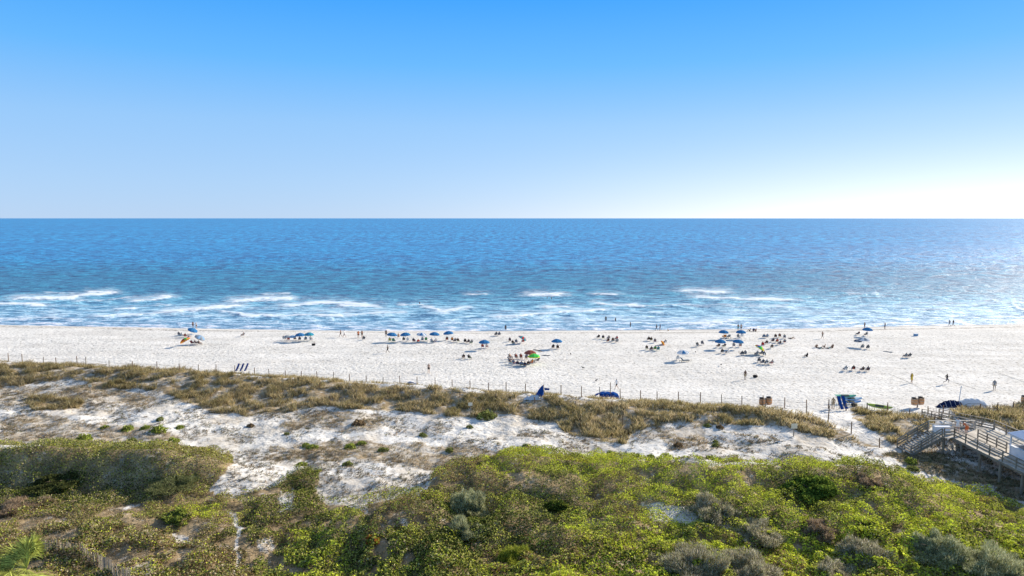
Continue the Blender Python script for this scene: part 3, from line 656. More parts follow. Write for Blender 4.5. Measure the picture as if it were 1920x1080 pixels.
# ================================================================== beach furniture
WOOD = simple('weathered_wood', (.30, .26, .21), .9, .25, 5); WOODD = simple('brown_wood', (.19, .12, .07), .85, .3, 5); METAL = simple('dull_metal', (.45, .46, .47), .4, .05, 4, .8); WHITE = simple('white_plastic', (.8, .8, .8), .5, .04)
def clothmat(name, c, tr=.25):
    m, t, p, out = new_mat(name); nz = N(t, 'ShaderNodeTexNoise'); nz.inputs['Scale'].default_value = 5; tcn = N(t, 'ShaderNodeTexCoord'); t.links.new(tcn.outputs['Object'], nz.inputs[0])
    r = N(t, 'ShaderNodeValToRGB'); r.color_ramp.elements[0].color = tuple(v * .8 for v in c) + (1,); r.color_ramp.elements[1].color = tuple(min(1, v * 1.15) for v in c) + (1,); t.links.new(nz.outputs[0], r.inputs[0])
    d = N(t, 'ShaderNodeBsdfDiffuse'); q = N(t, 'ShaderNodeBsdfTranslucent'); s = N(t, 'ShaderNodeMixShader'); s.inputs[0].default_value = tr
    for b in (d, q): t.links.new(r.outputs[0], b.inputs[0])
    t.links.new(d.outputs[0], s.inputs[1]); t.links.new(q.outputs[0], s.inputs[2]); t.links.new(s.outputs[0], out.inputs[0]); return m
FAB = {n: clothmat('fabric_' + n, c) for n, c in dict(blue=(.05, .20, .42), royal=(.02, .09, .34), paleblue=(.25, .42, .62), green=(.10, .62, .12), red=(.55, .05, .04), orange=(.72, .30, .05), yellow=(.75, .70, .10), white=(.78, .8, .82), grey=(.30, .34, .38), teal=(.05, .36, .42), maroon=(.30, .10, .08), navy=(.02, .035, .10), black=(.02, .02, .022)).items()}
def canopy_mesh(mats, nm):
    bm = bmesh.new(); n = 16; R_ = 1.12
    rings = []
    for (r, z) in ((.03, .48), (.38, .42), (.75, .24), (1, 0)):
        rings.append([bm.verts.new((cos(2 * pi * k / n) * r * R_ * (1 if k % 2 == 0 else .93), sin(2 * pi * k / n) * r * R_ * (1 if k % 2 == 0 else .93), z - (0 if k % 2 == 0 else .025 * r))) for k in range(n)])
    for a, b in zip(rings[:-1], rings[1:]):
        for k in range(n): bm.faces.new((a[k], b[k], b[(k + 1) % n], a[(k + 1) % n])).material_index = (((k + 1) % n) // 2) % len(mats)
    bm.faces.new(rings[0])
    return tomesh(bm, nm, mats)
def valance_mesh(mat, nm):
    bm = bmesh.new(); n = 32; R_ = 1.12; a = []; b = []
    for k in range(n):
        r = R_ * (1 if k % 4 == 0 else .965 if k % 2 else .93); x, y = cos(2 * pi * k / n) * r, sin(2 * pi * k / n) * r
        a.append(bm.verts.new((x, y, -.004))); b.append(bm.verts.new((x * 1.01, y * 1.01, -.15 - (.03 if k % 2 else 0))))
    for k in range(n): bm.faces.new((a[k], b[k], b[(k + 1) % n], a[(k + 1) % n]))
    return tomesh(bm, nm, mat)
bm = bmesh.new(); tube(bm, [(0, 0, -.3), (0, 0, 2.08)], .025, 8); POLE = tomesh(bm, 'pole', WHITE, True)
bm = bmesh.new()
for k in range(8): tube(bm, [(0, 0, 2.02), (cos(pi * k / 4) * 1.08, sin(pi * k / 4) * 1.08, 1.59)], .010, 4)
for k in range(8): tube(bm, [(0, 0, 1.55), (cos(pi * k / 4) * .55, sin(pi * k / 4) * .55, 1.80)], .008, 4)
RIBS = tomesh(bm, 'ribs', METAL)
bm = bmesh.new(); tube(bm, [(0, 0, 2.07), (0, 0, 2.11), (0, 0, 2.18)], [.03, .035, .008], 8); FIN = tomesh(bm, 'finial', WHITE)
CAN = {}
def umbrella(px, py, cols, label, tilt=0, rz=0, group=None, dz=0, sc=1):
    key = '+'.join(cols)
    if key not in CAN: CAN[key] = (canopy_mesh([FAB[c] for c in cols], 'canopy_' + key), valance_mesh(FAB[cols[-1]], 'valance_' + key))
    p = at_ground(px, py); p.z += dz
    o = thing('beach_umbrella', p, label, 'umbrella', rz, group, scale=sc); o.rotation_euler = (0, tilt, rz)
    c = part('canopy', CAN[key][0], o); c.location = (0, 0, 1.6); part('valance', CAN[key][1], c)
    part('pole', POLE, o); part('ribs', RIBS, o); part('finial', FIN, o); return o
def sling(a, b, w, n=4, sag=.04, th=.012):
    bm = bmesh.new(); a = Vector(a); b = Vector(b); nrm = (b - a).cross(Vector((1, 0, 0))).normalized(); R2 = []
    for i in range(n + 1):
        t_ = i / n; c = a.lerp(b, t_) + nrm * (sag * 4 * t_ * (1 - t_)); R2.append([bm.verts.new(c + Vector((sx * w / 2, 0, 0)) + nrm * q) for sx, q in ((-1, 0), (1, 0), (1, th), (-1, th))])
    for r0, r1 in zip(R2[:-1], R2[1:]):
        for k in range(4): bm.faces.new((r0[k], r0[(k + 1) % 4], r1[(k + 1) % 4], r1[k]))
    bm.faces.new(R2[0]); bm.faces.new(R2[-1]); return bm
SEAT = tomesh(sling((0, .46, .34), (0, 0, .27), .52, sag=.03), 'seat', FAB['blue']); BACK = tomesh(sling((0, 0, .29), (0, -.38, .84), .52, sag=.03), 'backrest', FAB['blue'])
bm = bmesh.new()
for s in (-.27, .27):
    tube(bm, [(s, .48, .33), (s, 0, .27), (s, -.40, .86)], .014, 6); tube(bm, [(s, .42, .50), (s, -.20, .52)], .018, 6)
    
tube(bm, [(-.27, -.40, .86), (.27, -.40, .86)], .014, 6)
CFR = tomesh(bm, 'frame', METAL, True)
def leg_mesh(s, f):
    bm = bmesh.new()
    if f: tube(bm, [(s, .42, .50), (s, .30, .2), (s, .34, 0)], .013, 6)
    else: tube(bm, [(s, -.20, .52), (s, -.12, .2), (s, -.26, 0)], .013, 6)
    return tomesh(bm, 'leg', METAL, True)
LEGS = [leg_mesh(s, f) for s in (-.275, .275) for f in (0, 1)]
def chair(p, rz, col, label, group=None):
    o = thing('beach_chair', p, label, 'chair', rz, group)
    for nm, m_ in (('seat', SEAT), ('backrest', BACK)):
        c = part(nm, m_, o); c.material_slots[0].link = 'OBJECT'; c.material_slots[0].material = FAB[col]
    part('frame', CFR, o)
    for l in LEGS: part('leg', l, o)
    return o
# lounger: flat slatted frame with raised back
def lounger_meshes():
    bm = bmesh.new()
    for s in (-.3, .3): beam(bm, (s, .95, .30), (s, -.95, .30), .05, .07)
    for k in range(8): box(bm, (0, .85 - k * .17, .345), (.62, .12, .02))
    fr = tomesh(bm, 'frame', WOOD)
    bm = bmesh.new(); box(bm, (0, 0, 0), (.58, 1.25, .07)); pad = tomesh(bm, 'seat_pad', FAB['royal'])
    bm = bmesh.new(); box(bm, (0, 0, 0), (.58, .72, .07)); bk = tomesh(bm, 'backrest', FAB['royal'])
    lg = []
    for sx in (-.3, .3):
        for sy in (-.8, .8): bm = bmesh.new(); box(bm, (sx, sy, .13), (.05, .06, .26)); lg.append(tomesh(bm, 'leg', WOOD))
    return fr, pad, bk, lg
LFR, LPAD, LBK, LLEG = lounger_meshes()
def lounger(p, rz, label, group=None, col='royal', up=.8, rx=0, ry=0):
    o = thing('beach_lounger', p, label, 'lounger', rz, group); o.rotation_euler = (rx, ry, rz)
    part('frame', LFR, o); c = part('seat_pad', LPAD, o); c.location = (0, .33, .395)
    d = part('backrest', LBK, o); d.location = (0, -.30 - .36 * cos(up), .40 + .36 * sin(up)); d.rotation_euler = (-up, 0, 0)
    for q in (c, d): q.material_slots[0].link = 'OBJECT'; q.material_slots[0].material = FAB[col]
    for l in LLEG: part('leg', l, o)
    return o
# ================================================================== everything on the beach: pixel column, pixel row of the contact point, ...
def stand(px, py, ps, deg, wear, label, **kw):
    p = at_ground(px, py); z = kw.pop('z', None)
    return person(p.x, p.y, p.z if z is None else z, ps, R(deg), wear, label, **kw)
def seat(px, py, deg, ccol, wear, where, who='person', ps='sit', **kw):
    """a low chair and the person sitting in it"""
    p = at_ground(px, py); r = R(deg)
    for q_ in (['low %s beach chair %s' % (CN.get(ccol, ccol), where)] + ['seated %s in %s, %s' % (who, desc(wear), where)]):
        if len(q_.replace(',', ' ').split()) > 16: print('LONG', q_)
    chair(p, r, ccol, 'low %s beach chair %s' % (CN.get(ccol, ccol), where), GCH)
    person(p.x, p.y, p.z, ps, r, wear, 'seated %s in %s, %s' % (who, desc(wear), where), group=GSIT, **kw)
CN = {'royal': 'bright blue', 'paleblue': 'pale blue', 'navy': 'dark navy'}
def desc(w_):
    if 'bikini' in w_: return 'a ' + w_.split(' ')[0] + ' bikini'
    if 'shirt' in w_: return 'a ' + w_.split(' shirt')[0].split('+')[-1] + ' shirt'
    return ' and '.join(q.replace('bikini_top', 'bikini').replace('briefs', 'swim briefs') for q in w_.split('+')) if w_ else 'swimwear'
GCH, GSIT, GUM, GWAL, GWAT = 'low beach chairs on the sand', 'people sitting on the beach', 'umbrellas set up on the beach', 'people standing or walking on the beach', 'people standing in the shallow water'
U = lambda px, py, c, lb, **k: umbrella(px, py, c.split(), lb, group=GUM, **k)
W = [('navy trunks', 'black'), ('black trunks+grey shirt', 'black'), ('red trunks', 'blue'), ('black briefs+black bikini_top', 'navy'), ('white shirt+navy trunks', 'grey'), ('teal trunks', 'green'), ('green trunks', 'blue'), ('red briefs+red bikini_top', 'red'), ('grey shirt+black trunks', 'black'), ('blue trunks', 'white')]
def row(pts, deg, where, k0=0, cols=None, wears=None, ps='sit'):
    names = {1: ['alone'], 2: ['left of two', 'right of two'], 3: ['left of three', 'middle of three', 'right of three']}.get(len(pts)) or ['leftmost'] + [q + ' from left' for q in ('second', 'third', 'fourth', 'fifth', 'sixth', 'seventh')][:len(pts) - 2] + ['rightmost']
    for i, (px, py) in enumerate(pts):
        w_, c_ = W[(k0 + i * 3) % 10]
        if cols: c_ = cols[i % len(cols)]
        if wears: w_ = wears[i % len(wears)]
        seat(px, py, deg + prs.uniform(-25, 25), c_, w_, (names[i] + ' ' + where), ps=ps)
SEAV = 10     # facing the sea is +y; deg turns counter-clockwise
# far left cluster
row([(336, 630), (342, 632), (348, 633), (354, 634)], 0, 'behind the rainbow umbrella', 1, cols=['navy', 'grey', 'maroon', 'white'])
row([(360, 646), (367, 646), (374, 647)], -20, 'by rainbow umbrella', 2, cols=['red', 'red', 'black'], wears=['red trunks', 'black briefs+black bikini_top', 'navy trunks'])
U(355, 650, 'red green orange', 'rainbow umbrella in red, green and orange, tilted to the left', tilt=R(-32))
U(369, 645, 'paleblue grey', 'pale blue grey umbrella tilted right, beside the rainbow umbrella', tilt=R(28))
U(357, 627, 'blue', 'blue umbrella tilted low at the water edge, far left', tilt=R(22), dz=-.5)
stand(362, 615, 'stand', 20, 'black trunks', 'person in black trunks standing behind the far left blue umbrella', group=GWAL, skin=1)
stand(368, 616, 'pose2', -30, 'white shirt+black trunks', 'person in white shirt standing behind the far left blue umbrella', group=GWAL)
row([(456, 631)], 60, 'left of the umbrella group of four', 3, cols=['grey'])
# group with four umbrellas
for px, py, c, lb, sc in ((539, 641, 'grey', 'small grey umbrella, left end of the group of four', .7), (549, 641, 'paleblue', 'small pale blue umbrella, second in the group of four', .7), (563, 641, 'blue', 'blue umbrella, third in the left group of four', .95), (580, 640, 'blue teal', 'blue and teal umbrella, right end of the group of four', .95)):
    U(px, py, c, lb, sc=sc)
row([(533, 638), (541, 639), (553, 638), (562, 639), (573, 639), (583, 639)], 5, 'under the left four umbrellas', 4)
# walkers at left centre
stand(639, 632, 'walk', 90, 'black trunks', 'tall tanned person walking left of centre by the waterline', group=GWAL, skin=1)
stand(646, 633, 'walk', 80, 'white shirt+grey trunks', 'pale dressed person walking behind the tanned walker, left of centre', group=GWAL)
stand(672, 634, 'stand', 200, 'orange shirt+black trunks', 'person in orange shirt standing left of the five blue umbrellas', group=GWAL)
stand(679, 633, 'stand', 150, 'black trunks', 'person in black trunks standing beside the person in orange', group=GWAL, skin=1)
row([(682, 638)], 10, 'beside the person in orange', 8)
# row of five blue umbrellas
ORD = ['leftmost', 'second from left', 'middle', 'second from right', 'rightmost']
for i, (px, py) in enumerate(((734, 641), (761, 641), (789, 641), (814, 640), (842, 638))):
    U(px, py, 'blue white' if i == 2 else 'blue', ('blue and white umbrella, ' if i == 2 else 'plain blue umbrella, ') + ORD[i] + ' of the row of five', tilt=R((6, -3, 8, 4, -5)[i]))
row([(731, 641), (738, 642)], 0, 'under leftmost of five umbrellas', 5, cols=['yellow', 'green'])
row([(757, 640), (765, 641)], 0, 'under second of five umbrellas', 1, cols=['black', 'white'])
row([(776, 642), (784, 644), (792, 640), (799, 640)], 0, 'under middle of five umbrellas', 2, cols=['navy', 'red', 'white', 'green'])
row([(810, 643), (817, 643)], 0, 'under fourth of five umbrellas', 6, cols=['paleblue', 'white'])
row([(838, 639), (848, 640)], 0, 'under rightmost of five umbrellas', 7, cols=['black', 'orange'])
stand(724, 632, 'stand', 30, 'black trunks', 'person in black trunks standing left of the five blue umbrellas', group=GWAL, skin=2)
stand(747, 633, 'crouch', 0, 'black briefs', 'crouching person between the two leftmost of five blue umbrellas', group=GWAL)
row([(853, 642), (859, 642)], 15, 'just right of the five umbrellas', 3, cols=['grey', 'black'])
row([(872, 643), (878, 644), (884, 645)], 15, 'near single blue umbrella', 0, cols=['black', 'navy', 'grey'])
U(908, 656, 'blue', 'single blue umbrella right of the row of five')
row([(905, 653), (913, 653)], 0, 'under the single blue umbrella', 9, cols=['red', 'white'])
stand(727, 662, 'walk', 100, 'black trunks', 'dark skinned person walking across open sand in front of five umbrellas', group=GWAL, skin=2)
row([(869, 673), (880, 674)], -10, 'below single blue umbrella', 3, cols=['black', 'black'], ps='sit')
stand(804, 699.5, 'stand', 170, 'black trunks', 'man in black trunks standing alone on sand near the dune', group=GWAL, skin=0, hair='dark')
# centre
row([(930, 630), (936, 630)], 5, 'alone near the water, centre', 8, cols=['black', 'navy'])
row([(956, 641), (962, 646), (968, 644), (981, 643)], 0, 'by red and teal umbrella', 3, cols=['navy', 'black', 'grey', 'red'])
U(974, 644, 'red teal', 'small red and teal umbrella tilted right, centre', tilt=R(30), sc=.85)
U(1044, 654, 'blue', 'plain blue umbrella standing alone near the centre')
row([(1037, 654), (1046, 655)], 0, 'under lone centre umbrella', 0, cols=['black', 'black'])
# circle of chairs
circ = [(957, 673), (968, 673), (977, 673), (987, 674), (955, 678), (957, 683), (964, 684), (971, 686), (978, 687), (984, 688), (990, 686), (997, 683), (1003, 681), (1009, 679)]
cn = ['back row, leftmost', 'back row, second', 'back row, third', 'back row, fourth', 'left end', 'front row, first', 'front row, second', 'front row, third', 'front row, fourth', 'front row, fifth', 'front row, sixth', 'under green umbrella', 'right of green umbrella', 'right end']
cc = at_ground(982, 679)
for i, (px, py) in enumerate(circ):
    p = at_ground(px, py); a = math.degrees(math.atan2(cc.y - p.y, cc.x - p.x)) - 90
    w_, c_ = W[(i * 7) % 10]
    if 1 <= i <= 2: w_, c_ = ('red briefs+red bikini_top', 'maroon')
    if i in (5, 7, 9): c_ = 'navy'
    if i == 11: c_ = 'orange'
    seat(px, py, a, c_, w_, 'in the circle of chairs, ' + cn[i])
U(994, 677, 'maroon', 'brownish maroon umbrella beside the circle of chairs')
U(1001, 684, 'green green green yellow yellow', 'bright green and yellow umbrella at the circle of chairs')
row([(1122, 635), (1131, 636), (1141, 637), (1140, 642), (1149, 641), (1156, 638), (1157, 643)], 10, 'of group right of centre', 3, cols=['black', 'navy', 'grey', 'black', 'black', 'red', 'grey'])
# in the water
for i, (px, py, ps, lb) in enumerate(((948, 619, 'stand', 'person at the water edge, centre of the beach'), (1136, 602, 'stand', 'taller bather standing in shallows right of centre'), (1154, 603, 'pose2', 'smaller bather standing in shallows right of centre'), (1182, 613, 'stand', 'bather standing knee deep, right of the two bathers'),
        (1026, 561, 'stand', 'left swimmer of the pair in the breaking waves'), (1034, 562, 'arms', 'right swimmer of the pair in the breaking waves'), (787, 571, 'stand', 'lone swimmer standing in the surf left of centre'))):
    p = at_z(px, py, 0); person(p.x, p.y, -.35 if py > 590 else -.7, ps, R(20 * i), 'black trunks', lb, skin=2 if i < 4 else 1, hair='dark', group=GWAT, scale=.85 if i == 2 else 1)
stand(1231, 620, 'walk', 80, 'navy trunks', 'left person of the dark dressed pair at the waterline', group=GWAL, skin=2)
stand(1237.5, 620, 'stand', 60, 'navy trunks+navy shirt', 'right person of the dark dressed pair at the waterline', group=GWAL, skin=1)
stand(1253, 621, 'crouch', 60, 'tan trunks', 'child crouching at the waterline right of the dark pair', group=GWAL, scale=.7)
row([(1216, 639), (1221, 640), (1228, 643)], 0, 'left of the orange umbrella', 3, cols=['black', 'black', 'navy'])
U(1235, 647, 'orange', 'small orange umbrella laid on its side on the sand', tilt=R(62), dz=-.1, sc=.62)
row([(1247, 645)], 0, 'right of the orange umbrella', 4, cols=['grey'])
row([(1213, 656), (1221, 658), (1228, 657), (1234, 658)], -5, 'before the orange umbrella', 6, cols=['black', 'black', 'green', 'teal'])
# four blue umbrellas at right
for px, py, lb in ((1356, 636, 'back left'), (1389, 636, 'back right'), (1350, 655, 'front left'), (1383, 655, 'front right')):
    U(px, py, 'blue', 'blue umbrella, ' + lb + ' of the square of four', tilt=R(prs.uniform(-5, 5)))
for px, py, lb in ((1358, 634, 'left'), (1366, 634, 'right')):
    lounger(at_ground(px, py), R(prs.uniform(-30, 10)), 'tan beach lounger, %s one under the back left umbrella' % lb, 'loungers under umbrellas', 'orange' if lb == 'left' else 'grey')
row([(1384, 634), (1391, 633)], 0, 'under back right of four umbrellas', 1, cols=['grey', 'white'])
row([(1347, 652), (1358, 652)], 0, 'under front left of four umbrellas', 3, cols=['black', 'navy'])
row([(1376, 651), (1388, 651)], 0, 'under front right of four umbrellas', 9, cols=['grey', 'grey'])
row([(1308, 650), (1317, 647)], -30, 'left of the four umbrellas', 8, cols=['black', 'navy'])
U(1280, 677, 'blue white white', 'blue and white striped umbrella standing alone, right of centre')
row([(1271, 676)], 10, 'under the blue and white umbrella', 4, cols=['white'])
lounger(at_ground(1283, 679), R(-70), 'grey beach lounger lying under the blue and white umbrella', 'loungers under umbrellas', 'grey')
stand(1384, 620, 'pose2', 10, 'teal trunks', 'left person of the pair at the waterline behind four umbrellas', group=GWAL, skin=1)
stand(1389.5, 620, 'stand', -20, 'black trunks', 'right person of the pair at the waterline behind four umbrellas', group=GWAL, skin=0)
stand(1406, 621, 'sitg', 70, 'black trunks', 'person sitting on wet sand at the waterline, right of the pair', group=GSIT)
stand(1413, 621, 'sitg', 0, 'navy trunks+navy shirt', 'left person of two sitting close together at the waterline', group=GSIT)
stand(1417, 621.5, 'sitg', 10, 'black trunks', 'right person of two sitting close together at the waterline', group=GSIT)
row([(1432, 634), (1438, 634)], 0, 'right of back blue umbrellas', 5, cols=['blue', 'paleblue'])
row([(1454, 634), (1462, 633), (1471, 635)], -20, 'of the family group', 3, cols=['black', 'maroon', 'grey'])
stand(1484, 635, 'lie', 80, 'tan trunks', 'person lying on the sand right of the family group', group=GSIT)
U(1416, 664, 'red blue green yellow', 'multicoloured umbrella tilted to the right', tilt=R(34), rz=R(-10), sc=.95)
row([(1430, 649), (1437, 646), (1449, 642), (1457, 643), (1462, 647), (1471, 644), (1447, 654)], 0, 'of the red group', 7, cols=['red', 'black', 'navy', 'red', 'black', 'grey', 'black'])
row([(1354, 663), (1364, 664)], 0, 'in front of the four umbrellas', 1, cols=['black', 'white'])
row([(1391, 667), (1397, 666)], 0, 'left of the multicoloured umbrella', 8, cols=['black', 'grey'])
row([(1419, 667), (1428, 666), (1433, 668)], 0, 'below the multicoloured umbrella', 8, cols=['grey', 'black', 'black'])
row([(1423, 680), (1430, 683), (1437, 684), (1447, 684)], 0, 'of row nearest dune', 8, cols=['black', 'navy', 'black', 'grey'])
stand(1397, 712.5, 'stand', 190, 'tan trunks', 'tanned man in tan trunks standing alone on open sand', group=GWAL, skin=2, hair='dark')
# right side
stand(1542, 635, 'walk', 90, 'black trunks', 'person in black trunks standing alone right of the groups', group=GWAL, skin=1)
for i, px in enumerate((1531, 1538, 1546, 1554, 1561)):
    p = at_ground(px, 652 + (i % 2) * 1.5); person(p.x, p.y, p.z, ('sitg', 'lie')[i % 2], R(30 * i), ('black trunks', 'teal trunks')[i % 2], ('sitting', 'lying')[i % 2] + ' sunbather, ' + ORD[i] + ' of the row of five', group='row of sunbathers', skin=1 + i % 2)
stand(1513, 669, 'sitg', 100, 'black trunks+black shirt', 'person in black reclining alone on sand at right', group=GSIT, skin=2)
U(1626, 631, 'blue', 'blue umbrella at the waterline on the right')
row([(1609, 629), (1624, 630)], 0, 'by the far right blue umbrella', 8, cols=['maroon', 'black'])
stand(1621, 616, 'stand', 90, 'black trunks', 'person at the waterline behind the far right blue umbrella', group=GWAL, skin=1)
stand(1659, 617, 'arms', 30, 'navy trunks', 'person with raised arms at the waterline, far right', group=GWAL, skin=2)
U(1619, 651, 'grey white', 'grey and white umbrella, right one of the touching pair')
U(1608, 650, 'navy grey', 'small navy umbrella, left one of the touching pair', sc=.75)
row([(1617, 654), (1627, 655)], 0, 'under the grey and white umbrella', 8, cols=['grey', 'black'])
stand(1780, 611.5, 'walk', 80, 'navy trunks+grey shirt', 'left walker of the pair at the far right waterline', group=GWAL, skin=2)
stand(1787, 611.5, 'walk', 75, 'black trunks+black shirt', 'right walker of the pair at the far right waterline', group=GWAL, skin=2)
row([(1585, 696), (1600, 695), (1617, 697), (1627, 697)], 10, 'above the paddle boards', 4, cols=['grey', 'black', 'black', 'navy'])
row([(1698, 671), (1705, 671)], 10, 'alone on empty sand at right', 8, cols=['grey', 'black'])
stand(1709, 718, 'pose2', 200, 'yellow dress', 'woman in a long yellow dress on sand at right', group=GWAL, skin=1, hair='dark')
stand(1775, 720, 'run', 250, 'navy trunks+black shirt', 'person in dark clothes running right of the yellow dress', group=GWAL, skin=2)
stand(1864, 732, 'stand', 160, 'tan trunks+grey shirt', 'person standing nearest the right edge on the sand', group=GWAL, skin=2)
stand(1156, 730, 'walk', 100, 'white shirt+black trunks', 'man in white shirt and black shorts walking behind the blue canopy', group=GWAL, skin=0, hair='dark')
stand(1562, 767, 'pose2', 140, 'tan dress', 'person in tan standing left of the stacked blue chairs', group=GWAL, skin=1, hair='brown')
# ================================================================== small loose things
def gull_mesh():
    bm = bmesh.new(); tube(bm, [(0, -.22, .16), (0, -.10, .18), (0, .04, .20), (0, .13, .27), (0, .18, .29), (0, .25, .28)], [.01, .05, .065, .035, .03, .004], 8)
    for s in (-1, 1): tube(bm, [(s * .03, 0, .17), (s * .03, .0, 0), (s * .03, .04, 0)], .008, 4)
    return tomesh(bm, 'gull', simple('dark_feathers', (.06, .055, .05), .8), True)
GM = gull_mesh()
for px, py, d, lb in ((1070, 666, 20, 'between the centre umbrella and the group'), (1093, 692, 80, 'on open sand left of the blue canopy'), (1304, 662, 150, 'left of the front chairs at right'), (1352, 686, 200, 'behind the standing tanned man'), (1118, 716, 300, 'just above the blue canopy')):
    o = link('sea_bird', GM); o.location = at_ground(px, py); o.rotation_euler = (0, 0, R(d)); o.scale = (1.5,) * 3; tag(o, 'small dark bird standing ' + lb, 'bird', 'birds standing on the sand')
# beach bag, cooler, driftwood, towel
bm = bmesh.new(); tube(bm, [(-.28, 0, .17), (-.25, 0, .19), (.25, 0, .19), (.28, 0, .17)], [.10, .18, .18, .10], 10); BAGM = tomesh(bm, 'bag', CLO['black'], True)
bm = bmesh.new(); tube(bm, [(-.18, 0, .33), (-.12, 0, .50), (.12, 0, .50), (.18, 0, .33)], .015, 5); HAND = tomesh(bm, 'handle', CLO['tan'])
for px, py, lb in ((588, 648, 'dark duffel bag alone on sand below the group of four umbrellas'), (1601, 762, 'dark bag lying right of the stacked blue chairs'), (1416, 708, 'dark bag on the sand right of the tanned man')):
    o = thing('duffel_bag', at_ground(px, py), lb, 'bag', R(20), 'bags left on the sand', scale=1.3); part('bag', BAGM, o); part('handle', HAND, o)
o = thing('cooler_box', at_ground(1717, 630), 'pale blue cooler box with white lid alone near the waterline', 'cooler', R(10))
bm = bmesh.new(); box(bm, (0, 0, .24), (.9, .5, .48)); bmesh.ops.bevel(bm, geom=bm.edges[:], offset=.03, segments=2, affect='EDGES'); part('body', tomesh(bm, 'body', FAB['paleblue']), o)
bm = bmesh.new(); box(bm, (0, 0, .53), (.94, .54, .09)); bmesh.ops.bevel(bm, geom=bm.edges[:], offset=.03, segments=2, affect='EDGES'); part('lid', tomesh(bm, 'lid', WHITE), o)
bm = bmesh.new(); tube(bm, [(-.48, 0, .3), (-.52, 0, .42), (.52, 0, .42), (.48, 0, .3)], .015, 5); part('handle', tomesh(bm, 'handle', METAL), o)
bm = bmesh.new(); tube(bm, [(-.9, .9, .10), (-.3, .3, .14), (.3, -.25, .12), (.9, -.9, .1)], [.06, .09, .08, .05], 8); tube(bm, [(.3, -.25, .12), (.6, -.1, .25)], [.04, .02], 6)
o = link('driftwood_log', tomesh(bm, 'driftwood', WOODD, True)); o.location = at_ground(1008, 658); tag(o, 'long brown driftwood log lying diagonally right of the green umbrella', 'log')
def towel(px, py, col, deg, lb, L=1.7, Wd=.8):
    bm = bmesh.new(); n = 10; g = [[bm.verts.new(((i / n - .5) * Wd, (j / n - .5) * L, .04 + .05 * sin(i * 1.3 + j * .9) * sin(j * .7))) for j in range(n + 1)] for i in range(n + 1)]
    for i in range(n):
        for j in range(n): bm.faces.new((g[i][j], g[i + 1][j], g[i + 1][j + 1], g[i][j + 1]))
    bmesh.ops.solidify(bm, geom=bm.faces[:], thickness=.02)
    o = link('beach_towel', tomesh(bm, 'towel', FAB[col])); o.location = at_ground(px, py); o.rotation_euler = (0, 0, R(deg)); tag(o, lb, 'towel', 'towels laid on the sand')
towel(1023, 667, 'grey', 70, 'grey towel lying right of the circle of chairs'); towel(1665, 660, 'grey', 50, 'crumpled grey towel on open sand below the touching umbrellas')
# trash barrels on posts
BAR = simple('orange_brown_barrel', (.60, .30, .13), .7, .3, 3)
bm = bmesh.new(); n = 24
tube(bm, [(0, 0, .45), (0, 0, .75), (0, 0, 1.05), (0, 0, 1.4)], [.36, .42, .42, .37], n); BM_ = tomesh(bm, 'barrel', BAR, True)
bm = bmesh.new()
for z_ in (.55, .92, 1.30): tube(bm, [(0, 0, z_), (0, 0, z_ + .04)], .425 if z_ > .6 and z_ < 1.2 else .405, n)
HOOP = tomesh(bm, 'hoop', METAL)
bm = bmesh.new(); tube(bm, [(0, 0, 1.40), (0, 0, 1.46), (0, 0, 1.53)], [.40, .40, .18], n); LID = tomesh(bm, 'lid', DARK, True)
bm = bmesh.new(); box(bm, (0, 0, .55), (.12, .12, 1.6)); box(bm, (0, 0, .40), (1.5, .1, .08)); PST = tomesh(bm, 'post', WOOD)
for px, py, lb in ((1435, 764, 'left pair of orange brown trash barrels on a post by the dune fence'), (1720, 764, 'middle pair of orange brown trash barrels left of the covered boats'), (1926, 760, 'pair of orange brown trash barrels cut by the right edge')):
    o = thing('trash_barrels', at_ground(px, py), lb, 'trash can', R(8), 'paired trash barrels along the dune')
    part('post', PST, o)
    for s in (-1, 1):
        b = part('barrel', BM_, o); b.location = (s * .52, 0, .04 * s); part('hoop', HOOP, b); part('lid', LID, b)
# dune signs
def sign(px, py, h, w_, lb):
    o = thing('dune_sign', at_ground(px, py), lb, 'sign', R(6), 'small signs on posts in the dunes')
    bm = bmesh.new(); box(bm, (0, 0, h / 2 - .1), (.09, .09, h + .2)); part('post', tomesh(bm, 'post', WOOD), o)
    bm = bmesh.new(); box(bm, (0, -.065, h - w_ * .45), (w_, .03, w_ * .8)); bmesh.ops.bevel(bm, geom=bm.edges[:], offset=.006, segments=1, affect='EDGES'); part('board', tomesh(bm, 'board', SGN), o)
SGN = simple('pale_sign_paint', (.72, .66, .50), .6, .08)
sign(170, 736, 1.3, .5, 'small pale sign on a post in the left dune grass'); sign(882, 779, 1.8, .55, 'pale square sign on a post in the middle of the dune'); sign(1488, 818, 1.6, .75, 'large cream sign on a post at the right of the white sand')
for px, py, h, lb in ((619, 760, 1.3, 'bare grey post in the dune left of centre'), (1167, 799, 1.4, 'bare grey post on the dune below the blue canopy'), (467, 706, 1.0, 'small brown post right of the stacked blue loungers')):
    bm = bmesh.new(); tube(bm, [(0, 0, -.2), (.02, 0, h)], .05, 8); o = link('wooden_post', tomesh(bm, 'wooden_post', WOODD)); o.location = at_ground(px, py); tag(o, lb, 'post', 'bare posts in the dunes')
